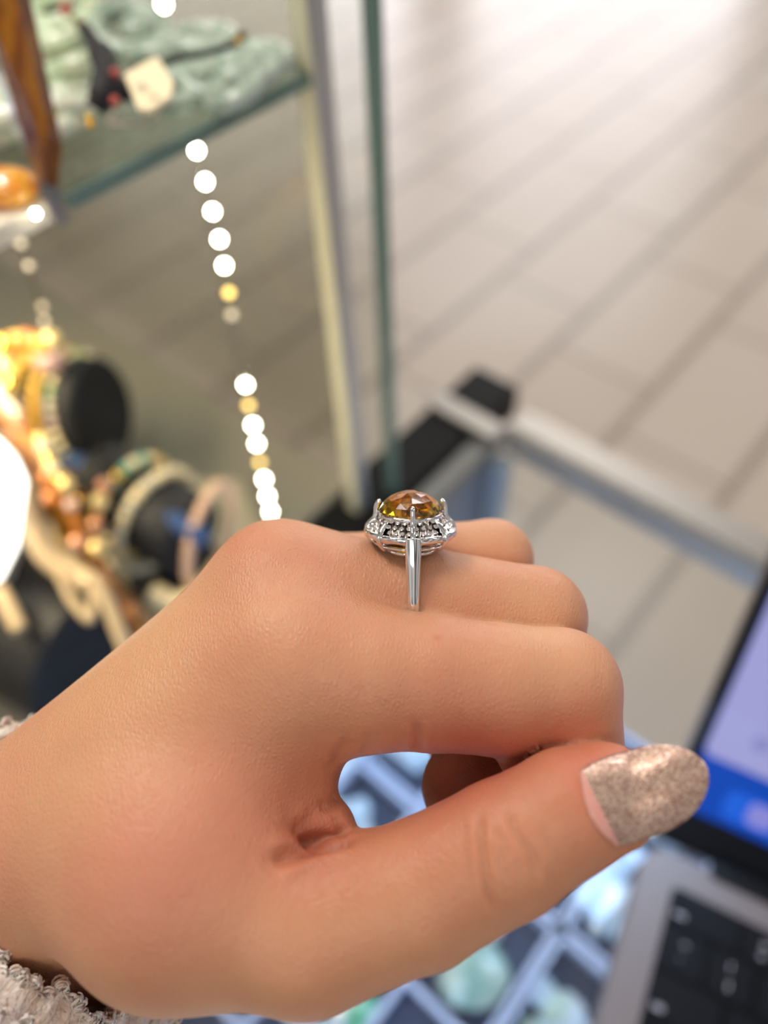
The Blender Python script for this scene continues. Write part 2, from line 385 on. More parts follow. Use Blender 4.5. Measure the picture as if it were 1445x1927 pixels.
# LED strip on its slim holder
led_m = mat('warm_led', (255, 250, 235), .3, emit=(255, 250, 228), estr=34); led_d = mat('dim_led', (255, 225, 140), .3, emit=(255, 214, 110), estr=4)
led_f = mat('faint_led', (230, 215, 190), .3, emit=(235, 215, 180), estr=1.3)
for mm in (led_m, led_d, led_f): mm.cycles.emission_sampling = 'NONE'
b0 = Z(528, 1050, ZC+.006)
def on_strip(px, py):
    # point of the upright plane through b0 facing the camera
    n = Vector((b0.x, b0.y, 0)).normalized(); r = Vector(ray(px, py)); t = (b0.dot(n)) / r.dot(n)
    return Vector(EYE) + r*t
strip = empty('led_strip', 'upright strip of round warm white lamps inside the showcase, right of the black bracelet stands', 'light strip', on_strip(516, 1000))
pts = [on_strip(516, 1000), on_strip(372, 290)]
sh = pts[1]-pts[0]; nrm = sh.normalized()
back = Vector((b0.x, b0.y, 0)).normalized()
part('strip_backing', tube_me([pts[0]+back*.004, pts[1]+back*.004], .0016, n=6), strip, thin_glass('strip_plastic', (.90, .90, .87)), label='clear plastic backing')
LED = [(370, 283, 0), (386, 342, 0), (400, 398, 0), (413, 450, 0), (422, 500, 0), (431, 551, 1), (436, 592, 2), (462, 724, 0), (468, 763, 1), (476, 800, 0), (483, 835, 0), (489, 870, 1), (497, 902, 0), (503, 934, 0), (509, 963, 0)]
for (x, y, kk) in LED:
    part('lamp_bead', sphere_me(on_strip(x, y), .0017, 10, 7), strip, (led_m, led_d, led_f)[kk])
st2 = empty('led_strip', 'faint strip of four dim lamps at the left, above the gold bracelets', 'light strip', P(92, 600, .33))
for (x, y, d, kk) in ((40, 458, .29, 2), (55, 500, .30, 2), (80, 577, .325, 2), (84, 604, .33, 2)):
    part('lamp_bead', sphere_me(P(x, y, d), .0014, 10, 7), st2, led_f)
part('strip_backing', tube_me([P(38, 450, .291), P(86, 612, .334)], .0010, n=6), st2, thin_glass('strip_plastic', (.85, .84, .82)))
for (x, y, d, lb, r_) in ((308, 8, .30, 'bright round lamp at the top edge behind the green jade', .0020), (67, 402, .215, 'small yellow lamp under the corner of the cream shelf', .0010)):
    lm_ = solo('round_lamp', sphere_me(P(x, y, d), r_, 10, 7), led_m, lb, 'lamp')
area('shelf_lamp', W(.02, .33, 1.26), W(.05, .30, 1.0), .18, .03, 1.0, (1, .84, .55))
area('shelf_lamp', W(.06, .30, 1.60), W(.12, .28, 1.28), .2, .03, .9, (1, .95, .85))

# ---------------- things on the top shelf ----------------
def jade_mat(name, c1, c2):
    m = mat(name, c1, .25, sss=.3, coat=.6); m.node_tree.nodes['Principled BSDF'].inputs['Subsurface Scale'].default_value = .004
    return noise_color(m, c1, c2, 90, 3)
jm = [jade_mat('pale_jade', (178, 198, 160), (214, 224, 196)), jade_mat('grey_jade', (138, 158, 142), (184, 196, 182)), jade_mat('milky_jade', (206, 216, 192), (228, 232, 214))]
def bangle(name, c, nrm_, R, r, m, label, group, cat='bangle', flat=1.0):
    s, q, n = basis(nrm_)
    return solo(name, tube_me([c + s*(R*math.cos(2*PI*i/28)) + q*(R*math.sin(2*PI*i/28)) for i in range(28)], r, n=10, closed=True, flat=flat, upv=n), m, label, cat, True, group)
JD = [(110, 60, 24, .011, 0, 'pale green'), (150, 120, 26, .010, 0, 'pale green'), (245, 55, 22, .012, 1, 'grey green'), (300, 95, 14, .010, 1, 'grey green'), (350, 120, 10, .011, 1, 'grey green'),
      (400, 140, 8, .010, 1, 'grey green'), (440, 165, 6, .009, 1, 'grey green'), (380, 75, 18, .011, 1, 'grey green'), (470, 120, 10, .009, 1, 'grey green'), (125, 185, 8, .010, 2, 'milky'),
      (75, 215, 4, .011, 2, 'milky'), (20, 200, 12, .013, 2, 'milky'), (25, 80, 22, .013, 2, 'milky'), (120, 20, 30, .011, 0, 'pale green'), (330, 160, 5, .009, 1, 'grey green'), (500, 105, 8, .008, 1, 'grey green')]
JP = ['beside the black cord, under its bent tip', 'just right of the red bead of the cord', 'behind the top of the black cord', 'behind the paper price tag', 'below the bright round lamp', 'in front of the thin black cord', 'at the right end of the heap near the shelf edge', 'at the back of the heap above the thin cord', 'under the tip of the thin black cord', 'left of the thick part of the black cord', 'between the amber strip and the pale slab', 'left of the amber strip on the pale slab', 'at the top left corner beyond the amber strip', 'at the very top beside the red bead', 'just right of the price tag', 'at the far right corner of the shelf']
for i, (x, y, hh, R, mi, cn_) in enumerate(JD):
    c = Z(x, y, ZS + .0035 + hh*.0003)
    tilt = Vector((rnd.uniform(-.3, .3), rnd.uniform(-.3, .3), 1))
    bangle('jade_bangle', c, tilt, R, .0034, jm[mi], cn_ + ' jade bangle ' + JP[i], 'jade bangles heaped on the shelf')
    if i % 3 != 1:
        solo('jade_pebble', lump_me(c + Vector((rnd.uniform(-.004, .004), rnd.uniform(-.004, .004), .002)), R*.55, i*7+3, .3, 3, (1, 1, .6)), jm[mi], cn_ + ' carved jade stone ' + JP[i], 'jade stone', True, 'carved jade stones on the shelf')
card = jade_mat('cream_card', (218, 218, 190), (226, 224, 200))
solo('jade_slab', box_me(Z(100, 268, ZS+.001), Z(165, 245, ZS+.001)-Z(100, 268, ZS+.001), Z(95, 130, ZS+.001)-Z(100, 268, ZS+.001), EZ*.004, .001), card, 'pale yellowish green slab under the jade heap beside the amber strip', 'slab')
solo('jade_slab', box_me(Z(-60, 300, ZS+.001), Z(52, 262, ZS+.001)-Z(-60, 300, ZS+.001), Z(-60, 120, ZS+.001)-Z(-60, 300, ZS+.001), EZ*.005, .001), card, 'pale green slab at the far left on the cream shelf', 'slab')
cord_m = mat('black_cord', (32, 28, 32), .7); red_m = mat('red_bead', (176, 58, 44), .3, coat=.5); gold_m = mat('gold', (226, 176, 72), .22, 1)
pc = empty('corded_pendant', 'black braided cord pendant with red beads lying across the jade', 'pendant', Z(195, 170, ZS+.015))
part('cord', tube_me(spline([Z(150, 42, ZS+.022), Z(180, 85, ZS+.023), Z(200, 125, ZS+.022), Z(198, 165, ZS+.021), Z(180, 205, ZS+.017)], 8), [.0012]*3+[.0024]*8+[.0040]*18+[.0032]*4, n=10), pc, cord_m, True, 'black braided cord')
part('cord', tube_me(spline([Z(196, 170, ZS+.020), Z(225, 172, ZS+.019), Z(262, 160, ZS+.017)], 6), .0036, n=10, flat=.8), pc, cord_m, True)
part('cord', tube_me(spline([Z(240, 150, ZS+.018), Z(330, 112, ZS+.018), Z(420, 92, ZS+.018), Z(455, 68, ZS+.018)], 6), .0011, n=8), pc, cord_m, True, 'thin black cord')
part('cord', tube_me(spline([Z(88, 24, ZS+.023), Z(118, 14, ZS+.024)], 4), .0007, n=8), pc, cord_m, True)
for (x, y, r_) in ((124, 18, .0021), (216, 138, .0014), (216, 190, .0014)):
    part('red_bead', sphere_me(Z(x, y, ZS+.024), r_), pc, red_m, True, 'red bead')
for (x, y, r_) in ((143, 38, .0013), (150, 48, .0013), (448, 78, .0011), (456, 66, .0015), (168, 222, .0011), (170, 234, .0011)):
    part('gold_bead', sphere_me(Z(x, y, ZS+.024), r_), pc, gold_m if y > 70 else mat('dark_gold', (110, 86, 50), .3, .8), True, 'small gold bead')
# paper price tag with handwriting
tagm = mat('cream_paper', (240, 222, 184), .7); ink = mat('grey_ink', (150, 134, 130), .7)
tg = empty('price_tag', 'cream paper price tag with handwriting on a pink string', 'tag', Z(283, 165, ZS+.020))
cc = [(236, 148), (296, 114), (305, 125), (328, 165), (322, 190), (285, 214), (262, 212)]
tz_ = ZS+.022
def prism(pts, h):
    bm = bmesh.new(); lo = [bm.verts.new(p) for p in pts]; hi = [bm.verts.new(p + h) for p in pts]
    bm.faces.new(lo[::-1]); bm.faces.new(hi)
    for i in range(len(pts)): bm.faces.new((lo[i], lo[(i+1) % len(pts)], hi[(i+1) % len(pts)], hi[i]))
    return bm_me(bm)
part('paper', prism([Z(x, y, tz_) for x, y in cc], EZ*.0012), tg, tagm)
bm = bmesh.new()
for st in ([(256, 170), (258, 156), (266, 168), (266, 152)], [(264, 176), (266, 164), (272, 172)], [(270, 160), (274, 172), (280, 164), (284, 172)], [(276, 190), (296, 178), (290, 188), (300, 184)]):
    tube(bm, [Z(x, y, tz_+.0013) for x, y in st], .00022, n=5)
part('handwriting', bm_me(bm), tg, ink, label='grey handwriting')
part('string', tube_me(spline([Z(300, 206, ZS+.019), Z(280, 228, ZS+.004), Z(240, 232, ZS+.003), Z(205, 230, ZS+.004), Z(215, 210, ZS+.006)], 6), .00035, n=6), tg, mat('pink_string', (214, 180, 168), .6), label='pink string')
# orange amber cabochon on the cream shelf
amb = mat('orange_amber', (250, 150, 40), .15, trans=.15, sss=.4, coat=1); noise_color(amb, (250, 140, 20), (255, 186, 60), 120); amb.node_tree.nodes['Principled BSDF'].inputs['Subsurface Scale'].default_value = .004
solo('amber_cabochon', sphere_me(Z(8, 352, ZS+.004), .0095, 20, 12, (1.1, .8, .55)), amb, 'glowing orange amber cabochon on the cream shelf at the left edge', 'amber', True)
# amber coloured strips
bars = mat('amber_strip_resin', (150, 88, 14), .12, trans=.35, ior=1.4, coat=1)
nt = bars.node_tree; N_ = nt.nodes; tc = N_.new('ShaderNodeTexCoord'); wv = N_.new('ShaderNodeTexWave'); wv.inputs['Scale'].default_value = 40; wv.inputs['Distortion'].default_value = 9; wv.inputs['Detail'].default_value = 2
rp = N_.new('ShaderNodeValToRGB'); rp.color_ramp.elements[0].color = (*lin((120, 62, 10)), 1); rp.color_ramp.elements[1].color = (*lin((158, 98, 14)), 1)
nt.links.new(tc.outputs['Object'], wv.inputs['Vector']); nt.links.new(wv.outputs['Fac'], rp.inputs['Fac']); nt.links.new(rp.outputs['Color'], N_['Principled BSDF'].inputs['Base Color'])
bars2 = mat('honey_amber', (176, 116, 40), .12, trans=.3, ior=1.4, coat=1); noise_color(bars2, (150, 88, 40), (196, 134, 46), 70, 2)
def blade(pl, thick):
    return prism(pl, thick)
d1 = .212
solo('amber_strip', prism([P(-55, -60, d1-.012), P(22, -60, d1-.012), P(92, 258, d1-.003), P(84, 345, d1), P(66, 330, d1)], (Vector(cx)*.002+Vector(-cz)*.004)), bars, 'polished brown amber strip hanging upright, its tip at the shelf corner', 'amber strip')
AS = [(-30, 690), (0, 738), (37, 774), (62, 813), (100, 890), (140, 950), (172, 1020), (203, 1080), (241, 1121), (282, 1173), (262, 1205), (225, 1160), (180, 1092), (131, 1034), (73, 947), (42, 867), (21, 838), (0, 799), (-40, 730)]
solo('amber_strip', prism([P(x, y, .335 + (y-690)*.00004) for x, y in AS], Vector(-cz)*.005), bars2, 'long brown amber strip slanting down in front of the bracelet stands', 'amber strip')
solo('display_bar', tube_me([P(112, 850, .42), P(384, 1012, .362)], .0052, n=14), mat('blue_white_bar', (66, 92, 138), .3, .2), 'glossy blue-white display bar running from under the round stand to the smaller one', 'display bar', True)
# ---------------- bracelet stands ----------------
velvet = mat('black_velvet', (26, 27, 30), .62); noise_color(velvet, (22, 22, 25), (32, 33, 37), 80)
def stand(c, n, R, length, label, base_z=ZC+.0065):
    s, q, n = basis(n); t = empty('bracelet_stand', label, 'bracelet stand', Vector((c.x, c.y, base_z)) - Vector((n.x, n.y, 0))*length*.5)
    bm = bmesh.new(); rs = [(0, R*.93), (-.002, R), (-length+.002, R), (-length, R*.93)]; rings = []
    for (o_, r_) in rs: rings.append([bm.verts.new(c + n*o_ + s*(r_*math.cos(2*PI*j/48)) + q*(r_*math.sin(2*PI*j/48))) for j in range(48)])
    for A, B in zip(rings[:-1], rings[1:]):
        for j in range(48): bm.faces.new((A[j], A[(j+1) % 48], B[(j+1) % 48], B[j]))
    bm.faces.new(rings[0]); bm.faces.new(rings[-1][::-1])
    part('bolster', bm_me(bm), t, velvet)
    m_ = c - n*length*.5
    if m_.z - R*.9 > base_z + .004:
        part('neck', tube_me([Vector((m_.x, m_.y, base_z+.003)), Vector((m_.x, m_.y, m_.z - R*.8))], .006, n=12), t, velvet)
    part('base_plate', tube_me([Vector((m_.x, m_.y, base_z)), Vector((m_.x, m_.y, base_z+.004))], .028, n=28), t, velvet)
    return t, c, n
n1 = Vector((.965, -.19, .17)).normalized()
c1 = P(196, 772, .425)
stand(c1, n1, .0305, .115, 'round black velvet bracelet stand with its bare end disc showing')
n2 = Vector((.80, -.56, -.10)).normalized(); c2 = P(362, 1012, .388)
stand(c2, n2, .0225, .066, 'smaller black velvet bracelet stand wrapped in pearl bracelets')
c3 = P(170, 1235, .36)
stand(c3, Vector((.86, -.5, -.05)), .036, .15, 'low wide black velvet stand at the lower left beside the forearm')
def ring_pts(c, n, Rx, Ry, k, dn=Vector((0, 0, 0))):
    s, q, n = basis(n); return [c + s*(Rx*math.cos(2*PI*i/k)) + q*(Ry*math.sin(2*PI*i/k)) + dn for i in range(k)]
gold_y = mat('yellow_gold', (250, 196, 84), .35, .25); noise_color(gold_y, (244, 186, 70), (255, 214, 110), 60)
for (o_, R, tilt, lb) in ((-.025, .0365, .05, 'broad yellow gold bangle, the inner of the pair on the round black stand'), (-.017, .034, -.03, 'slim yellow gold bangle nearest the disc of the round black stand')):
    c = c1 + n1*o_ + Vector((-.001, 0, -.004))
    solo('gold_bangle', tube_me(ring_pts(c, n1 + Vector((0, tilt, 0)), R, R*1.12, 40), .0034 if R > .035 else .0024, n=12, closed=True, flat=.6, upv=n1), gold_y, lb, 'bangle', True)
def beads(c, n, Rx, Ry, cnt, r, mats, label, cat='bracelet', dn=Vector((0, 0, 0)), name='bead_bracelet'):
    pts = ring_pts(c, n, Rx, Ry, cnt, dn); lo = min(pts, key=lambda p: p.z)
    t = empty(name, label, cat, lo); base = {}
    part('thread', tube_me(pts, r*.25, n=5, closed=True), t, mats[0])
    for i, p in enumerate(pts):
        mi = (i*7 + i//3) % len(mats)
        if mi not in base:
            me_ = sphere_me((0, 0, 0), r, 12, 8); me_.materials.append(mats[mi]); me_.shade_smooth(); base[mi] = me_
        o = bpy.data.objects.new('bead', base[mi]); COL.objects.link(o); o.parent = t; o.location = p - t.location
    return t
def gem(name, c, rough=.12, t=.3, metal=0): return mat(name, c, rough, metal, trans=t, ior=1.5, coat=1)
citr = gem('citrine', (255, 200, 50)); ambr = gem('amber', (250, 150, 40)); pinkq = gem('rose_quartz', (238, 200, 192)); aqua = gem('aquamarine', (110, 200, 180)); clearb = gem('rock_crystal', (245, 235, 205))
pearl = mat('cream_pearl', (240, 222, 178), .25, coat=1); peach = mat('peach_pearl', (216, 178, 150), .3, coat=.8); goldb = mat('gold_bead', (250, 205, 100), .2, .9); greenb = gem('peridot', (140, 190, 110))
beads(c1 - n1*.036 + Vector((0, 0, -.002)), n1, .036, .036, 22, .0052, [citr, ambr, goldb, clearb], 'sparkling yellow citrine and amber bead bracelet at the left end of the round black stand')
beads(c1 - n1*.052 + Vector((0, 0, -.004)), n1, .038, .040, 22, .0056, [citr, clearb, goldb], 'clear and golden bead bracelet at the far left of the round black stand')
beads(c1 - n1*.011, n1, .0318, .0318, 34, .0025, [clearb, greenb, pearl, pinkq], 'pale green and clear bead bracelet next to the bare disc')
solo('rose_quartz_ball', sphere_me(c1 - n1*.016 + Vector((-.002, 0, .040)), .0085, 18, 12), pinkq, 'pale pink quartz ball on top of the round black stand', 'quartz ball', True)
solo('pearl_drop', sphere_me(P(24, 745, .36), .006, 16, 10, (.8, .8, 2.0)), pearl, 'elongated cream pearl drop hanging at the left edge', 'pearl drop', True)
beads(c2 - n2*.026 + Vector((0, 0, -.006)), n2, .028, .031, 34, .0033, [pearl, clearb], 'cream pearl bracelet on the smaller black stand')
beads(c2 - n2*.004 + Vector((.012, .0, -.003)), n2 + Vector((0, .3, 0)), .027, .029, 34, .0031, [peach], 'peach pearl bracelet at the right end of the smaller black stand')
beads(c2 - n2*.042 + Vector((0, 0, -.006)), n2, .027, .031, 30, .0034, [goldb, pearl, aqua], 'gold, pearl and aqua bead bracelet on the smaller black stand')
beads(c2 - n2*.062 + Vector((0, -.006, -.016)), n2, .026, .030, 26, .0040, [pinkq, goldb, ambr, pinkq], 'pink and amber bead bracelet at the left of the smaller black stand')
beads(c2 - n2*.072 + Vector((0, -.008, -.020)), n2, .025, .029, 26, .0040, [citr, goldb, pearl], 'golden citrine bracelet at the far left of the smaller black stand')
# loose strands in front of the slanting strip
def strand(pl, d, r, mats, label, name='bead_strand'):
    pts = [P(x, y, d) for x, y in pl]; t = empty(name, label, 'bead strand', min(pts, key=lambda p: p.z))
    part('thread', tube_me(pts, r*.2, n=5), t, mats[0])
    for i, p in enumerate(pts): part('bead', sphere_me(p, r*(1+.12*math.sin(i*2.3)), 14, 9), t, mats[i % len(mats)], True)
roseg = mat('rose_gold_bead', (226, 160, 120), .18, .6, coat=1); brightg = mat('pale_gold_bead', (255, 226, 150), .15, .35, coat=1)
strand([(80, 828), (86, 843), (91, 858), (97, 873), (104, 888), (113, 902), (124, 912)], .328, .0034, [brightg, clearb, goldb], 'sparkling pale gold bead strand crossing the slanting amber strip')
strand([(196, 915), (188, 944), (181, 987), (182, 1032), (196, 1096), (243, 1150)], .345, .0038, [roseg, brightg, roseg, brightg, ambr, ambr], 'rose gold and amber bead strand hanging left of the pearl bracelet')
strand([(90, 900), (96, 936), (134, 950), (145, 1022)], .326, .0034, [ambr, ambr, pinkq, roseg], 'amber and pink beads along the slanting amber strip')
strand([(-8, 668), (12, 650), (34, 640), (56, 642), (78, 648), (98, 640)], .345, .0052, [brightg, goldb, citr, ambr, citr], 'bright yellow bead strand at the top of the bracelet stand by the left edge')
strand([(-6, 700), (14, 690), (32, 702), (24, 722), (8, 735)], .342, .0050, [goldb, brightg, citr], 'short golden bead strand at the left edge above the slanting strip')
# chains at the lower left
creamt = mat('cream_cord', (186, 164, 130), .5, coat=.3)
def cordy(name, pl, r, label, m=creamt, cat='necklace', flat=1): return solo(name, tube_me(spline([P(*q) for q in pl], 7), r, n=8, flat=flat), m, label, cat, True)
cordy('cream_necklace', [(40, 900, .34), (60, 985, .335), (95, 1050, .335), (150, 1085, .335), (175, 1100, .333)], .0058, 'thick cream bead necklace drooping beside the bright lamp')
cordy('cream_necklace', [(110, 1075, .33), (130, 1120, .328), (160, 1160, .325), (172, 1160, .325), (178, 1100, .33)], .0022, 'thin cream loop of necklace hanging over the low black stand')
cordy('cream_necklace', [(180, 1085, .33), (205, 1140, .328), (235, 1215, .325), (255, 1260, .325)], .0034, 'cream strand running down beside the slanting amber strip')
cordy('cream_necklace', [(285, 1115, .375), (330, 1135, .375), (375, 1120, .375), (420, 1060, .38)], .0062, 'cream pearl strand curving below the smaller black stand', pearl)
cordy('cream_necklace', [(0, 1110, .325), (20, 1150, .322), (38, 1185, .32)], .0038, 'short cream strand on the low black stand at the left edge')
solo('jewellery_mat', prism([Z(-120, 905, ZC+.007), Z(450, 905, ZC+.007), Z(520, 1060, ZC+.007), Z(380, 1260, ZC+.007), Z(-200, 1260, ZC+.007)], EZ*.002), mat('beige_mat', (186, 176, 150), .5), 'beige mat under the bracelet stands', 'mat')
lampm = mat('white_lamp_face', (255, 255, 250), .4, emit=(255, 252, 240), estr=3)
lp = empty('spot_lamp', 'bright white showcase spot lamp glaring at the left edge', 'lamp', P(-20, 960, .33))
part('lamp_face', prism([P(x, y, .325) for x, y in ((-60, 800), (-5, 830), (22, 860), (42, 905), (30, 985), (24, 1030), (-6, 1090), (-60, 1110))], Vector(-cz)*.004), lp, lampm)
part('lamp_housing', prism([P(x, y, .333) for x, y in ((-70, 790), (-5, 825), (24, 858), (45, 905), (30, 1000), (-4, 1098), (-70, 1120))], Vector(-cz)*.012), lp, mat('lamp_housing', (200, 198, 190), .5), label='pale housing')

# ---------------- laptop ----------------
lz = .016
H = Z(1220, 1582, ZC+lz); yw = math.radians(-29.5)
U = Vector((math.cos(yw), math.sin(yw), 0)); V = Vector((-math.sin(yw), math.cos(yw), 0))
oa = math.radians(131); LV = (-V*math.cos(oa) + EZ*math.sin(oa)).normalized(); LN = U.cross(LV).normalized()    # lid up vector, lid front normal
if LN.dot(-V) < 0: LN = -LN
alum = mat('laptop_aluminium', (116, 106, 104), .5, .2, spec=.3)
keym = mat('key_black', (13, 13, 17), .6, spec=.18); wellm = mat('key_well', (8, 8, 10), .6, spec=.15); legm = mat('key_legend', (205, 200, 205), .5)
bez = mat('screen_bezel', (6, 6, 10), .4, spec=.25)
lt = empty('laptop', 'open silver laptop with black keys and a lavender and blue screen standing on the counter', 'laptop', H - EZ*lz)
def lp_(x, y, z=0): return H + U*x + V*y + EZ*z
LWID, LDEP = .312, .221
def rrect(x0, x1, y0, y1, r, f, seg=5):
    out = []
    for (cx_, cy_, a0) in ((x1-r, y1-r, 0), (x0+r, y1-r, 90), (x0+r, y0+r, 180), (x1-r, y0+r, 270)):
        for i in range(seg+1):
            t = math.radians(a0 + 90*i/seg); out.append(f(cx_+r*math.cos(t), cy_+r*math.sin(t)))
    return out
part('base', prism(rrect(0, LWID, -LDEP, 0, .010, lambda x, y: lp_(x, y, -.014)), EZ*.014), lt, alum, label='silver base')
kx0, ky1 = .0145, -.0135
well = part('key_well', prism(rrect(kx0, LWID-kx0, ky1-.1165, ky1, .003, lambda x, y: lp_(x, y, 0)), EZ*.0002), lt, wellm, label='black keyboard well')
def text_me(s, size, o, ex, ey):
    cu = bpy.data.curves.new('t', 'FONT'); cu.body = s; cu.size = size; cu.extrude = .00003; cu.resolution_u = 3
    to = bpy.data.objects.new('t', cu); COL.objects.link(to)
    me_ = bpy.data.meshes.new_from_object(to.evaluated_get(bpy.context.evaluated_depsgraph_get()))
    bpy.data.objects.remove(to)
    ex, ey = Vector(ex), Vector(ey); ez = ex.cross(ey)
    me_.transform(Matrix(((ex.x, ey.x, ez.x, o.x), (ex.y, ey.y, ez.y, o.y), (ex.z, ey.z, ez.z, o.z), (0, 0, 0, 1))))
    return me_
rows = [(.0105+.0045, [('esc', 1.55)] + [('F%d' % i, 1) for i in range(1, 8)]),
        (.0185, [('~`', 1), ('!1', 1), ('@2', 1), ('#3', 1), ('$4', 1), ('%5', 1), ('^6', 1), ('&7', 1)]),
        (.0185, [('tab', 1.5)] + [(c, 1) for c in 'QWERTY']), (.0185, [('caps lock', 1.75)] + [(c, 1) for c in 'ASDFGH']),
        (.0185, [('shift', 2.3)] + [(c, 1) for c in 'ZXCVB']), (.0185, [('fn', 1), ('control', 1), ('option', 1), ('command', 1.25), (' ', 5)])]
y_ = ky1 - .0012
for rh, ks in rows:
    x_ = kx0 + .0012
    for nm, wd in ks:
        kw = .0192*wd - .0022 if nm != 'esc' else .0192*1.55-.0022
        k_ = part('key', prism(rrect(x_, x_+kw, y_-rh+.0020, y_, .0015, lambda x, y: lp_(x, y, .0003), 3), EZ*.0011), lt, keym)
        legs = []
        zz = .0015
        if nm in ('esc', 'tab', 'caps lock', 'shift'): legs = [(nm, .0036, .0016, -rh+.0046)]
        elif len(nm) == 2 and nm[0] != 'F' and nm != 'fn': legs = [(nm[0], .0046, kw/2-.0014, -.0062), (nm[1], .0046, kw/2-.0014, -.0132)]
        elif nm[0] == 'F' and len(nm) == 2: legs = [(nm, .0028, kw/2-.0018, -rh+.0040), ('*', .006, kw/2-.0016, -.0085)]
        elif nm.strip(): legs = [(nm, .0050 if len(nm) == 1 else .0026, kw/2-.0016 if len(nm) == 1 else .002, -rh/2-.001)]
        for (tx, sz, ox, oy) in legs:
            lo_ = part('legend', text_me(tx, sz, lp_(x_+ox, y_+oy, zz), U, V), k_, legm)
        x_ += .0192*wd if nm != 'esc' else .0192*1.55
    y_ -= rh
part('hinge', prism(rrect(.028, LWID-.028, -.0030, .0045, .001, lambda x, y: lp_(x, y, -.006)), EZ*.0075), lt, bez, label='black hinge')
part('trackpad', prism(rrect(.092, .220, -.213, -.136, .004, lambda x, y: lp_(x, y, 0)), EZ*.0002), lt, alum)
def ld(x, y, n=0): return H + V*.004 + EZ*(-.004) + U*x + LV*y + LN*n
LH = .218
part('lid', prism(rrect(0, LWID, 0, LH, .008, lambda x, y: ld(x, y, -.0045)), LN*.0040), lt, alum, label='silver lid')
part('bezel', prism(rrect(.0012, LWID-.0012, .0012, LH-.0012, .007, lambda x, y: ld(x, y, -.0005)), LN*.0006), lt, bez, label='black bezel')
def emi(name, c, s): return mat(name, (4, 4, 6), .4, emit=c, estr=s, spec=.2)
sx0, sy0 = .0065, .0205
scr = part('screen', prism(rrect(sx0, LWID-sx0, sy0, LH-.0065, .003, lambda x, y: ld(x, y, .0001)), LN*.0002), lt, emi('wallpaper_blue', (8, 74, 190), .85), label='blue desktop wallpaper')
part('window', prism(rrect(sx0+.0003, LWID-.03, sy0+.028, LH-.012, .004, lambda x, y: ld(x, y, .0003)), LN*.0001), scr, emi('lavender_window', (184, 184, 244), .72), label='lavender application window')
part('dock', prism(rrect(sx0+.016, LWID-sx0-.02, sy0+.0035, sy0+.0175, .004, lambda x, y: ld(x, y, .0003)), LN*.0001), scr, emi('dock_blue', (30, 100, 225), .9), label='lighter blue dock')
ic = [(150, 150, 235), (190, 140, 190), (130, 140, 240), (110, 120, 235), (60, 200, 150), (230, 230, 240), (240, 120, 90)]
for i, c in enumerate(ic):
    part('dock_icon', prism(rrect(sx0+.026+i*.0145, sx0+.037+i*.0145, sy0+.0050, sy0+.0160, .0030 if i != 2 else .0052, lambda x, y: ld(x, y, .00045)), LN*.0001), scr, emi('icon_%d' % i, c, .8))
for i in range(4):
    part('window_button', prism([ld(sx0+.020+i*.016+.004*math.cos(2*PI*j/20), sy0+.042+.004*math.sin(2*PI*j/20), .0005) for j in range(20)], LN*.0001), scr, emi('button_grey', (160, 160, 222), .72))

# ---------------- the hand ----------------
def c2w(p): return (M @ (np.asarray(p, float).T/1000)).T + EYE
def trace(px, py, fn):
    r = np.array([(px-CX)/F, (py-CY)/F, 1.0]); t = 85.0; L_ = np.linalg.norm(r)
    for _ in range(80):
        d = fn((r*t)[None])[0]; t += d/L_*.9
        if d < .01: break
    return r*t
def smooth_line(pl, n=10):
    pts = [np.array(p, float) for p in pl]; out = []
    for i in range(len(pts)-1):
        p0, p1, p2, p3 = pts[max(i-1, 0)], pts[i], pts[i+1], pts[min(i+2, len(pts)-1)]
        for k in range(n):
            t = k/n; out.append(.5*((2*p1)+(p2-p0)*t+(2*p0-5*p1+4*p2-p3)*t*t+(3*p1-p0-3*p2+p3)*t**3))
    out.append(pts[-1]); return out
CREASES = [  # pixel polyline on the skin, depth mm, width mm
    ([(902, 1522), (905, 1573), (911, 1631), (921, 1684), (940, 1724)], .55, .6),
    ([(955, 1530), (975, 1575), (1000, 1612), (1014, 1655)], .42, .6),
    ([(930, 1560), (950, 1590), (940, 1625), (958, 1655)], .2, .5),
    ([(1015, 1560), (1040, 1600), (1060, 1640)], .18, .6),
    ([(870, 1540), (874, 1600), (884, 1660)], .07, .6),
    ([(783, 1360), (787, 1390), (789, 1412)], .55, .7), ([(697, 1380), (695, 1400), (694, 1416)], .35, 1.2),
    ([(655, 1390), (640, 1420), (628, 1442)], .45, 1.1), ([(636, 1495), (622, 1512), (600, 1520)], .55, .9),
    ([(628, 1532), (640, 1558), (650, 1580)], .35, .7), ([(512, 1622), (560, 1604), (620, 1592), (668, 1580)], 1.3, 1.1), ([(548, 1560), (575, 1575), (600, 1600)], .45, 1.2), ([(590, 1530), (575, 1548), (556, 1560)], .35, 1.0),
    ([(820, 1200), (823, 1206)], -.05, .5),
    ([(1120, 1230), (1128, 1270), (1126, 1310)], .06, .8), ([(1095, 1225), (1104, 1262)], .05, .8),
    ([(1085, 1100), (1090, 1130)], .05, .8),
]
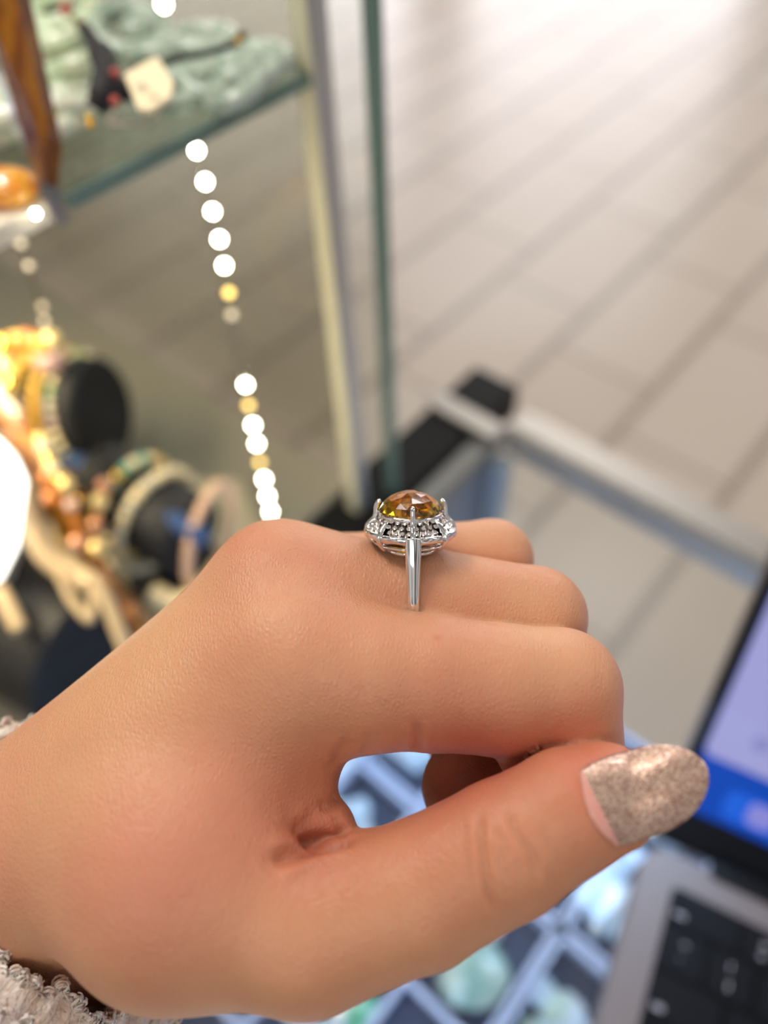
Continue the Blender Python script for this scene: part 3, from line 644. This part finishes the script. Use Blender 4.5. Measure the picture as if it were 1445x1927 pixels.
def make_hand_mesh():
    h = 1.0
    lo = np.array([-112., -8, 84]); hi = np.array([44., 108, 176.])
    nx, ny, nz = ((hi-lo)/h).astype(int)+1
    X = lo[0]+h*np.arange(nx); Y = lo[1]+h*np.arange(ny); Zz = lo[2]+h*np.arange(nz)
    # coarse pass to skip empty space
    D = np.full((nx, ny, nz), 9.0, np.float32); st = 6
    gx, gy, gz = np.meshgrid(np.arange(0, nx, st), np.arange(0, ny, st), np.arange(0, nz, st), indexing='ij')
    pc_ = lo + h*(np.stack([gx, gy, gz], -1).reshape(-1, 3)+st/2)
    dc = hand(pc_); near = np.abs(dc) < st*h*.87+4.0
    far_in = dc <= -(st*h*.87+4.0)
    for (i, j, k_), f in zip(np.stack([gx, gy, gz], -1).reshape(-1, 3), far_in):
        if f: D[i:i+st, j:j+st, k_:k_+st] = -9
    blocks = np.stack([gx, gy, gz], -1).reshape(-1, 3)[near]
    off = np.stack(np.meshgrid(np.arange(st), np.arange(st), np.arange(st), indexing='ij'), -1).reshape(-1, 3)
    for c0 in range(0, len(blocks), 1500):
        idx = (blocks[c0:c0+1500, None] + off[None]).reshape(-1, 3)
        idx = idx[(idx[:, 0] < nx) & (idx[:, 1] < ny) & (idx[:, 2] < nz)]
        D[idx[:, 0], idx[:, 1], idx[:, 2]] = hand(lo + h*idx)
    S = D < 0
    ci = np.zeros((nx-1, ny-1, nz-1), np.int8)
    for a in (0, 1):
        for b in (0, 1):
            for c in (0, 1): ci += S[a:nx-1+a, b:ny-1+b, c:nz-1+c]
    act = (ci > 0) & (ci < 8); vid = np.full(act.shape, -1, np.int64); cells = np.argwhere(act); vid[act] = np.arange(len(cells))
    V_ = lo + h*(cells+.5)
    faces = []
    for ax in range(3):
        sl0 = [slice(None)]*3; sl1 = [slice(None)]*3; sl0[ax] = slice(0, -1); sl1[ax] = slice(1, None)
        ch = S[tuple(sl0)] != S[tuple(sl1)]; e = np.argwhere(ch); ins = S[tuple(sl0)][ch]
        u, v = [(1, 2), (2, 0), (0, 1)][ax]
        ok = (e[:, u] > 0) & (e[:, v] > 0) & (e[:, u] < ch.shape[u]-1) & (e[:, v] < ch.shape[v]-1); e = e[ok]; ins = ins[ok]
        def at_(du, dv):
            q = e.copy(); q[:, u] += du; q[:, v] += dv; return vid[q[:, 0], q[:, 1], q[:, 2]]
        q = np.stack([at_(-1, -1), at_(0, -1), at_(0, 0), at_(-1, 0)], 1)
        q[~ins] = q[~ins][:, ::-1]; faces.append(q)
    Fq = np.concatenate(faces); Fq = Fq[(Fq >= 0).all(1)]
    def newton(p, it=2):
        for _ in range(it):
            e_ = .02; d = hand(p)
            g = np.stack([(hand(p+e_*np.eye(3)[i])-d)/e_ for i in range(3)], -1)
            p = p - (d/np.maximum((g*g).sum(1), .25))[:, None]*g
        return p, g/np.maximum(np.linalg.norm(g, axis=1), 1e-6)[:, None]
    def relax(P_, Fq):
        E_ = np.concatenate([Fq[:, [0, 1]], Fq[:, [1, 2]], Fq[:, [2, 3]], Fq[:, [3, 0]]]); n = len(P_)
        s = np.zeros_like(P_); c = np.zeros(n)
        for a, b in ((0, 1), (1, 0)):
            for k_ in range(3): s[:, k_] += np.bincount(E_[:, a], P_[E_[:, b], k_], n)
            c += np.bincount(E_[:, a], minlength=n)
        return P_*.4 + .6*s/np.maximum(c, 1)[:, None]
    def split(P_, Fq):
        n = len(P_); E_ = np.sort(np.concatenate([Fq[:, [0, 1]], Fq[:, [1, 2]], Fq[:, [2, 3]], Fq[:, [3, 0]]]), 1)
        key = E_[:, 0]*n+E_[:, 1]; uk, inv = np.unique(key, return_inverse=True)
        mid = (P_[uk//n]+P_[uk % n])/2; m_ = len(Fq); inv = inv.reshape(4, m_)+n; fc = P_[Fq].mean(1); f0 = n+len(uk)+np.arange(m_)
        Pn = np.concatenate([P_, mid, fc])
        Q_ = np.concatenate([np.stack([Fq[:, i], inv[i], f0, inv[(i-1) % 4]], 1) for i in range(4)])
        return Pn, Q_
    V_ = relax(V_, Fq); V_, _ = newton(V_, 2); V_ = relax(V_, Fq); V_, _ = newton(V_, 2)
    V_, Fq = split(V_, Fq); V_ = relax(V_, Fq); V_, N_ = newton(V_, 2)
    disp = np.zeros(len(V_))
    for pl, dep, wd in CREASES:
        line = np.array([trace(x, y, hand) for x, y in smooth_line(pl, 6)])
        bb = ((V_ > line.min(0)-4) & (V_ < line.max(0)+4)).all(1); idx = np.where(bb)[0]
        if len(idx) == 0: continue
        q = V_[idx]; best = np.full(len(idx), 1e9); along = np.zeros(len(idx))
        for s_i, (a, b) in enumerate(zip(line[:-1], line[1:])):
            ab_ = b-a; t = np.clip(((q-a)@ab_)/max(ab_@ab_, 1e-9), 0, 1); d = np.linalg.norm(q-a-t[:, None]*ab_, axis=1)
            up_ = d < best; best = np.where(up_, d, best); along = np.where(up_, (s_i+t)/(len(line)-1), along)
        fade = np.clip(np.minimum(along, 1-along)*5+.15, 0, 1)
        disp[idx] += -dep*fade*np.exp(-(best/wd)**2) + .25*dep*fade*np.exp(-((best-1.9*wd)/(wd*.9))**2)
    # tendon and vein relief on the back of the hand
    V_ = V_ + N_*disp[:, None]
    me_ = bpy.data.meshes.new('hand'); me_.vertices.add(len(V_)); me_.vertices.foreach_set('co', c2w(V_).ravel())
    me_.loops.add(len(Fq)*4); me_.loops.foreach_set('vertex_index', Fq.astype(np.int32).ravel())
    me_.polygons.add(len(Fq)); me_.polygons.foreach_set('loop_start', np.arange(0, len(Fq)*4, 4, dtype=np.int32)); me_.polygons.foreach_set('loop_total', np.full(len(Fq), 4, np.int32))
    me_.update(calc_edges=True); me_.validate(); me_.shade_smooth()
    return me_
def skin_mat():
    m = mat('skin', (205, 150, 115), .46, sss=1.0); nt = m.node_tree; N = nt.nodes; L = nt.links; b = N['Principled BSDF']
    b.inputs['Subsurface Weight'].default_value = .55; b.inputs['Subsurface Radius'].default_value = (1.0, .35, .2); b.inputs['Subsurface Scale'].default_value = .0018
    b.inputs['Specular IOR Level'].default_value = .42
    tc = N.new('ShaderNodeTexCoord')
    n1_ = N.new('ShaderNodeTexNoise'); n1_.inputs['Scale'].default_value = 42; n1_.inputs['Detail'].default_value = 4; L.new(tc.outputs['Object'], n1_.inputs['Vector'])
    r = N.new('ShaderNodeValToRGB'); r.color_ramp.elements[0].position = .32; r.color_ramp.elements[1].position = .68
    r.color_ramp.elements[0].color = (*lin((201, 137, 106)), 1); r.color_ramp.elements[1].color = (*lin((212, 158, 121)), 1); L.new(n1_.outputs['Fac'], r.inputs['Fac'])
    # redness where blood shows: knuckle side, thumb tip; web fold has shade painted in
    def spot(px, py, d, rad, prev, col, amt):
        p = c2w(np.array([Q(px, py, d)]))[0]
        sb = N.new('ShaderNodeVectorMath'); sb.operation = 'DISTANCE'; L.new(tc.outputs['Object'], sb.inputs[0]); sb.inputs[1].default_value = tuple(p - HAND_O)
        mr = N.new('ShaderNodeMapRange'); mr.interpolation_type = 'SMOOTHERSTEP'; mr.inputs[1].default_value = 0; mr.inputs[2].default_value = rad; mr.inputs[3].default_value = amt; mr.inputs[4].default_value = 0; L.new(sb.outputs['Value'], mr.inputs[0])
        mx = N.new('ShaderNodeMixRGB'); L.new(mr.outputs[0], mx.inputs[0]); L.new(prev, mx.inputs[1]); mx.inputs[2].default_value = (*lin(col), 1); return mx.outputs[0]
    c = r.outputs['Color']
    c = spot(1130, 1440, 100, .016, c, (196, 106, 82), .75)
    c = spot(600, 1540, 106, .022, c, (180, 98, 72), .6)
    c = spot(885, 1480, 131, .017, c, (150, 52, 44), .85)
    c = spot(590, 1592, 108, .010, c, (158, 78, 58), .6)  # redness plus the fold's dark shading, painted into the skin colour
    c = spot(900, 1440, 112, .024, c, (176, 82, 64), .8)
    c = spot(300, 1620, 95, .026, c, (204, 134, 110), .55)
    c = spot(1150, 1300, 116, .010, c, (205, 128, 100), .5)
    c = spot(822, 1203, 109.5, .0012, c, (190, 100, 78), .5)
    c = spot(250, 1250, 118, .03, c, (214, 166, 120), .5)
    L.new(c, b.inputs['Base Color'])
    # fine skin relief
    vo = N.new('ShaderNodeTexVoronoi'); vo.feature = 'DISTANCE_TO_EDGE'; vo.inputs['Scale'].default_value = 1700
    ns = N.new('ShaderNodeTexNoise'); ns.inputs['Scale'].default_value = 260; ns.inputs['Detail'].default_value = 5
    mpn = N.new('ShaderNodeMapping'); mpn.inputs['Scale'].default_value = (1, .55, 1); mpn.inputs['Rotation'].default_value = (0, .4, .5); L.new(tc.outputs['Object'], mpn.inputs[0])
    L.new(mpn.outputs[0], vo.inputs['Vector']); L.new(tc.outputs['Object'], ns.inputs['Vector'])
    b1 = N.new('ShaderNodeBump'); b1.inputs['Strength'].default_value = .9; b1.inputs['Distance'].default_value = .00018
    b2 = N.new('ShaderNodeBump'); b2.inputs['Strength'].default_value = .4; b2.inputs['Distance'].default_value = .0004
    L.new(vo.outputs['Distance'], b1.inputs['Height']); L.new(ns.outputs['Fac'], b2.inputs['Height']); L.new(b1.outputs[0], b2.inputs['Normal']); L.new(b2.outputs[0], b.inputs['Normal'])
    return m
HAND_O = c2w(np.array([Q(100, 1600, 130)]))[0]
hm = make_hand_mesh()
person = link('person', hm, None, None); hm.transform(Matrix.Translation(-Vector(HAND_O))); person.location = Vector(HAND_O)
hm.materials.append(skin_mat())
tag(person, 'person reaching in a left hand with curled fingers, a jewelled ring and a long thumbnail', 'person')

# thumb nail: long almond plate curved about the thumb
def nail():
    A = Q(1110, 1534, 104.4); B = Q(1314, 1441, 103.2); ax = B-A; Ln = np.linalg.norm(ax); ax /= Ln
    vw = (A+B)/2; vw /= -np.linalg.norm(vw)                       # towards the eye
    side = np.cross(ax, vw); side /= np.linalg.norm(side); nr = np.cross(side, ax)
    if nr @ vw < 0: nr = -nr
    if side[1] > 0: side = -side                                   # side points up in the picture
    nr = nr*math.cos(.03) - side*math.sin(.03); side = np.cross(nr, ax); side /= np.linalg.norm(side)
    if side[1] > 0: side = -side
    R0 = 8.0; U_, Vn = 40, 26
    ws = [(0, .50), (.03, .64), (.08, .74), (.2, .86), (.4, .98), (.52, 1.0), (.66, .94), (.78, .79), (.87, .60), (.94, .40), (.98, .22), (1.0, .05)]
    def wd(u):
        for (a, x), (b, y) in zip(ws[:-1], ws[1:]):
            if u <= b: return x+(y-x)*(u-a)/(b-a)
        return ws[-1][1]
    out = []
    for lay in (0, 1):
        for i in range(U_+1):
            u = i/U_; arc = -1.2*max(0, u-.35)**2*2.4
            for j in range(Vn+1):
                v = (j/Vn*2-1); ph = v*wd(u)*.80
                uu = u*Ln - (1-u)**6*0 + (abs(v)**2.2)*(.9 if u < .1 else 0)*(1-u*10)
                r = R0 + .05 + (0 if lay == 0 else -.42)
                pt = (A + ax*uu + side*(r*math.sin(ph)*.94) + nr*(r*math.cos(ph) + arc - .15)); want = .34 if lay == 0 else -.1; dd = chain(pt[None], THUMB, 1.)[0]
                pt = pt + (nr*math.cos(ph) + side*math.sin(ph))*(.5*(want-dd+math.sqrt((want-dd)**2+.25)) if lay == 0 else max(0, want-dd))
                out.append(pt)
    fs = []; n1_ = (U_+1)*(Vn+1)
    def id_(l, i, j): return l*n1_+i*(Vn+1)+j
    matid = []
    for i in range(U_):
        for j in range(Vn):
            fs.append((id_(0, i, j), id_(0, i+1, j), id_(0, i+1, j+1), id_(0, i, j+1))); matid.append(1 if i < 4 else 0)
            fs.append((id_(1, i, j), id_(1, i, j+1), id_(1, i+1, j+1), id_(1, i+1, j))); matid.append(1)
    for i in range(U_):
        fs.append((id_(0, i, 0), id_(1, i, 0), id_(1, i+1, 0), id_(0, i+1, 0))); matid.append(0)
        fs.append((id_(0, i, Vn), id_(0, i+1, Vn), id_(1, i+1, Vn), id_(1, i, Vn))); matid.append(0)
    for j in range(Vn):
        fs.append((id_(0, 0, j), id_(0, 0, j+1), id_(1, 0, j+1), id_(1, 0, j))); matid.append(1)
        fs.append((id_(0, U_, j), id_(1, U_, j), id_(1, U_, j+1), id_(0, U_, j+1))); matid.append(0)
    me_ = bpy.data.meshes.new('nail'); me_.from_pydata([Vector(v) for v in c2w(np.array(out))], [], fs); me_.update()
    for p_, mi in zip(me_.polygons, matid): p_.material_index = mi
    me_.shade_smooth(); return me_
pol = mat('champagne_polish', (200, 164, 146), .36, .7, coat=.9)
nt = pol.node_tree; N_ = nt.nodes; b = N_['Principled BSDF']; tc = N_.new('ShaderNodeTexCoord')
vo = N_.new('ShaderNodeTexVoronoi'); vo.inputs['Scale'].default_value = 5200
cr = N_.new('ShaderNodeValToRGB'); cr.color_ramp.elements[0].color = (*lin((170, 130, 116)), 1); cr.color_ramp.elements[1].color = (*lin((238, 208, 184)), 1); cr.color_ramp.elements[0].position = .3
sx = N_.new('ShaderNodeSeparateColor'); nt.links.new(tc.outputs['Object'], vo.inputs['Vector']); nt.links.new(vo.outputs['Color'], sx.inputs[0]); nt.links.new(sx.outputs[0], cr.inputs['Fac']); nt.links.new(cr.outputs[0], b.inputs['Base Color'])
bp = N_.new('ShaderNodeBump'); bp.inputs['Strength'].default_value = .9; bp.inputs['Distance'].default_value = .00012; nz = N_.new('ShaderNodeTexNoise'); nz.inputs['Scale'].default_value = 1500; nz.inputs['Detail'].default_value = 4
nt.links.new(tc.outputs['Object'], nz.inputs['Vector']); nt.links.new(nz.outputs['Fac'], bp.inputs['Height']); nt.links.new(bp.outputs[0], b.inputs['Normal'])
nbase = mat('bare_nail', (222, 158, 146), .22, sss=.4, coat=.8); nbase.node_tree.nodes['Principled BSDF'].inputs['Subsurface Scale'].default_value = .001
nl = part('thumbnail', nail(), person, [pol, nbase], True, 'long almond thumbnail in glittering champagne polish')

# fluffy sleeve
def sleeve():
    C0 = Q0(172, 1625, 135); n_ = np.array([-.79, .59, .15]); n_ /= np.linalg.norm(n_)
    a_ = np.cross(n_, [0, 0, 1.]); a_ /= np.linalg.norm(a_); b_ = np.cross(n_, a_); rr = np.random.RandomState(3)
    nu, nv = 150, 110; pts = []; ph = rr.uniform(0, 6.28, (14, 3)); fr = rr.uniform(.35, 1.5, (14, 3))*np.sign(rr.uniform(-1, 1, (14, 3)))
    def bump(p):
        s = 0
        for k_ in range(14): s = s + np.sin(fr[k_, 0]*p[:, 0]+ph[k_, 0])*np.sin(fr[k_, 1]*p[:, 1]+ph[k_, 1])*np.sin(fr[k_, 2]*p[:, 2]+ph[k_, 2])
        return s
    T = np.concatenate([np.linspace(14, 0, 14), np.linspace(0, 150, nv-14)]); R_ = np.concatenate([np.full(14, 24.5), 24.5+6.0*np.sqrt(np.clip(np.linspace(0, 150, nv-14)/3.2, 0, 1))+np.linspace(0, 150, nv-14)*.05])
    th = np.arange(nu)/nu*2*PI
    g = (C0 + T[:, None, None]*n_ + R_[:, None, None]*(np.cos(th)[None, :, None]*a_+np.sin(th)[None, :, None]*b_)); base = g.reshape(-1, 3)
    rad = np.tile((np.cos(th)[:, None]*a_+np.sin(th)[:, None]*b_), (nv, 1))
    g = base + rad*(bump(base)*.55)[:, None] + n_*(bump(base+31)*.4)[:, None]
    fs = [(i*nu+j, i*nu+(j+1) % nu, (i+1)*nu+(j+1) % nu, (i+1)*nu+j) for i in range(nv-1) for j in range(nu)]
    me_ = bpy.data.meshes.new('sleeve'); me_.from_pydata([Vector(v) for v in c2w(g)], [], fs); me_.update(); me_.shade_smooth()
    # curls of yarn
    V2 = []; F2 = []
    for k_ in range(8000):
        i = int(abs(rr.normal(0, 1))*16)+8; i = min(i, 60); j = rr.randint(nu); c = g[i*nu+j] + rad[i*nu+j]*rr.uniform(-.3, .7)
        d1_ = rr.normal(size=3); d1_ /= np.linalg.norm(d1_); d2_ = np.cross(d1_, rad[i*nu+j]+.01); d2_ /= np.linalg.norm(d2_); R1 = rr.uniform(.4, 1.1); thk = rr.uniform(.15, .28); K = 10; arc = rr.uniform(3.5, 6.2); s0 = len(V2)
        for q in range(K+1):
            t = arc*q/K; o = c + R1*(math.cos(t)*d1_+math.sin(t)*d2_); ra = (math.cos(t)*d1_+math.sin(t)*d2_); bi = np.cross(d1_, d2_)
            for w_ in range(5): V2.append(o + thk*(math.cos(w_*1.2566)*ra+math.sin(w_*1.2566)*bi))
        for q in range(K):
            for w_ in range(5): F2.append((s0+q*5+w_, s0+q*5+(w_+1) % 5, s0+(q+1)*5+(w_+1) % 5, s0+(q+1)*5+w_))
    m2 = bpy.data.meshes.new('curls'); m2.from_pydata([Vector(v) for v in c2w(np.array(V2))], [], F2); m2.update(); m2.shade_smooth()
    return me_, m2
def Q0(x, y, d): return np.array([(x-CX)/F*d, (y-CY)/F*d, d], float)
yarn = mat('boucle_yarn', (226, 208, 198), .9, sss=.25); noise_color(yarn, (214, 192, 176), (244, 232, 226), 300, 3, 1.0, 900, .0008); yarn.node_tree.nodes['Principled BSDF'].inputs['Subsurface Scale'].default_value = .001
s1, s2 = sleeve()
slv = part('sweater_sleeve', s1, person, yarn, True, 'fluffy off-white boucle sleeve')
yl = part('yarn_loops', s2, slv, yarn, True); yl['kind'] = 'stuff'

# ---------------- the ring ----------------
wg = mat('white_gold', (232, 228, 226), .07, 1.0)
Cc = c2w(np.array([Q(771, 1133, 130)]))[0]
def dcam(v): return Vector(M @ np.array(v, float)).normalized()
rz = dcam((0.0, -math.cos(math.radians(15)), -math.sin(math.radians(15)))); rx = dcam((1, .07, 0.04)); ry = rz.cross(rx).normalized(); rx = ry.cross(rz).normalized()
if ry.dot(dcam((0, 0, 1))) < 0: ry = -ry
# ring coordinates: x along the finger, y away from the viewer, z towards the head; millimetres
def R_(x, y, z): return Vector(Cc) + (rx*x + ry*y + rz*z)*.001
ringr = empty('finger_ring', 'white gold ring with a domed yellow gemstone and diamond halo on the middle finger', 'ring', R_(0, 0, -9.4))
HB = 10.7                                             # head base height above the band centre
SX = 1.0
# band: open loop, its two ends rising to the head
bm = bmesh.new(); prof = [(-1, .0), (-1, .45), (-.82, .80), (-.45, .98), (0, 1.02), (.45, .98), (.82, .80), (1, .45), (1, 0)]
path = [(7.0, HB+2.9), (7.45, HB+1.6), (8.15, HB-.6), (9.0, 6.2), (9.55, 3.6), (9.75, 1.2)] + [(9.75*math.cos(math.radians(-t)), 9.75*math.sin(math.radians(-t))) for t in range(4, 177, 6)] + [(-9.75, 1.2), (-9.55, 3.6), (-9.0, 6.2), (-8.15, HB-.6), (-7.45, HB+1.6), (-7.0, HB+2.9)]
pp = spline([Vector((0, a, b)) for a, b in path], 4); rings_ = []
for i, p in enumerate(pp):
    t_ = (pp[min(i+1, len(pp)-1)] - pp[max(i-1, 0)]).normalized(); o_ = Vector((0, t_.z, -t_.y))
    if o_.dot(Vector((0, p.y, p.z-2))) < 0: o_ = -o_
    up = min(max((p.z+9)/21, 0), 1); w_ = .80 + .52*up**2; th_ = .85 + .45*up
    rings_.append([bm.verts.new(R_(px_*w_, p.y + o_.y*(pz_*th_-.15), p.z + o_.z*(pz_*th_-.15))) for px_, pz_ in prof])
for A, B in zip(rings_[:-1], rings_[1:]):
    for j in range(len(prof)): bm.faces.new((A[j], A[(j+1) % len(prof)], B[(j+1) % len(prof)], B[j]))
bm.faces.new(rings_[0]); bm.faces.new(rings_[-1][::-1])
band = part('band', bm_me(bm), ringr, wg, False, 'polished band'); band.data.shade_smooth()
md = band.modifiers.new('bevel', 'BEVEL'); md.width = .00016; md.segments = 3; md.limit_method = 'ANGLE'; md.angle_limit = .5
def rt(pts, r, **k): return tube_me([R_(*p) for p in spline([Vector(q) for q in pts], 5)], [v*.001 for v in r] if isinstance(r, list) else r*.001, **k)
# halo
def Rout(t): return 7.45 + .45*abs(math.sin(4*t))**.8
bm = bmesh.new(); n_ = 192; rows_ = []
for i in range(n_):
    t = 2*PI*i/n_; ro = Rout(t); arch = abs(math.sin(4*t)); c_, s_2 = math.cos(t), math.sin(t)
    pr = [(4.4, 4.4), (4.6, 5.15), (4.85, 5.2), (ro-.55, 2.95+.15*arch), (ro-.25, 3.0+.15*arch), (ro, 2.75+.12*arch), (ro+.02, 2.1+.05*arch), (ro-.5, 1.15+.75*arch), (ro-.9, 1.25+.75*arch), (4.9, 3.6)]
    rows_.append([bm.verts.new(R_(r_*c_, r_*s_2, HB+z_)) for r_, z_ in pr])
for i in range(n_):
    A, B = rows_[i], rows_[(i+1) % n_]; L_ = len(A)
    for j in range(L_): bm.faces.new((A[j], A[(j+1) % L_], B[(j+1) % L_], B[j]))
part('halo', bm_me(bm), ringr, wg, True, 'scalloped white gold halo')
for k in range(4):
    t = PI/4 + k*PI/2; c_, s_2 = math.cos(t), math.sin(t)
    part('rib', rt([(4.9*c_, 4.9*s_2, HB+5.2), (6.2*c_, 6.2*s_2, HB+4.3), (7.55*c_, 7.55*s_2, HB+2.9), (7.6*c_, 7.6*s_2, HB+1.9), (6.6*c_, 6.6*s_2, HB+.6), (4.6*c_, 4.6*s_2, HB-.55)], [.3]*4+[.42]*18+[.34]*4, n=10), ringr, wg, True)
for k in range(4):
    t = k*PI/2; c_, s_2 = math.cos(t), math.sin(t)
    part('prong', rt([(7.3*c_, 7.3*s_2, HB+2.2), (7.0*c_, 7.0*s_2, HB+3.4), (5.95*c_, 5.95*s_2, HB+4.6), (5.75*c_, 5.75*s_2, HB+6.1), (5.5*c_, 5.5*s_2, HB+7.1), (5.0*c_, 5.0*s_2, HB+7.45)], [.5]*12+[.42]*12+[.36]*2, n=12), ringr, wg, True)
    if k % 2 == 0: part('rib', rt([(7.45*c_, 7.45*s_2, HB+2.6), (7.3*c_, 7.3*s_2, HB+1.6), (6.3*c_, 6.3*s_2, HB+.5), (4.4*c_, 4.4*s_2, HB-.55)], .38, n=10), ringr, wg, True)
part('gallery_ring', tube_me([R_(4.6*math.cos(2*PI*i/48), 4.6*math.sin(2*PI*i/48), HB-.5) for i in range(48)], .00045, n=10, closed=True), ringr, wg, True)
part('gallery_ring', tube_me([R_(6.3*math.cos(2*PI*i/48), 6.3*math.sin(2*PI*i/48), HB+.75) for i in range(48)], .00028, n=8, closed=True), ringr, wg, True)
part('bezel_ring', tube_me([R_(5.05*math.cos(2*PI*i/48), 5.05*math.sin(2*PI*i/48), HB+5.3) for i in range(48)], .00038, n=10, closed=True), ringr, wg, True)
# centre stone: faceted dome over a pavilion
bm = bmesh.new(); pv = []
for (r_, z_, n3, o3) in ((5.25, 5.75, 24, 0), (5.25, 6.0, 24, 0), (4.7, 7.0, 16, .5), (3.8, 7.8, 12, 0), (2.6, 8.5, 10, .5), (1.3, 8.95, 6, 0), (4.1, 4.4, 16, .5), (2.4, 2.9, 8, 0), (0, 1.6, 1, 0)):
    for i in range(n3): t = 2*PI*(i+o3)/n3; pv.append(bm.verts.new(R_(r_*math.cos(t), r_*math.sin(t), HB+z_)))
bmesh.ops.convex_hull(bm, input=pv)
stone = mat('yellow_sapphire', (238, 182, 30), .0, trans=1.0, ior=1.62)
part('gemstone', bm_me(bm), ringr, stone, False, 'domed faceted golden yellow gemstone')
# pave diamonds
def dia(r):
    bm = bmesh.new(); q = []
    for (rr_, z_, n3, o3) in ((r, 0, 12, 0), (r*.62, r*.38, 6, .5), (0, -r*.8, 1, 0)):
        for i in range(n3): t = 2*PI*(i+o3)/n3; q.append(bm.verts.new((rr_*math.cos(t), rr_*math.sin(t), z_)))
    bmesh.ops.convex_hull(bm, input=q); return bm_me(bm)
dm = mat('diamond', (244, 232, 226), .02, .55, trans=.35, ior=2.2, coat=1)
dme = dia(.00044); dme.materials.append(dm)
zr = rz
for row, (rad, n_d, zz, off) in enumerate(((5.3, 28, 4.92, 0), (6.0, 32, 4.22, .5), (6.65, 38, 3.55, 0))):
    for i in range(n_d):
        t = 2*PI*(i+off)/n_d
        if min(abs((t - PI/4*k + PI) % (2*PI) - PI) for k in range(9)) < .045: continue
        o = bpy.data.objects.new('diamond', dme); COL.objects.link(o); o.parent = ringr
        rad_ = rad + (.12*abs(math.sin(4*t)) if row == 2 else 0)
        p = R_(rad_*math.cos(t), rad_*math.sin(t), HB+zz); nrm_ = (rz*.86 + (rx*math.cos(t)+ry*math.sin(t))*.5).normalized()
        nrm_ = (nrm_ + Vector((rnd.uniform(-.12, .12), rnd.uniform(-.12, .12), rnd.uniform(-.12, .12)))).normalized()
        qn = nrm_.to_track_quat('Z', 'Y')
        o.matrix_local = Matrix.Translation(p - ringr.location) @ qn.to_matrix().to_4x4()
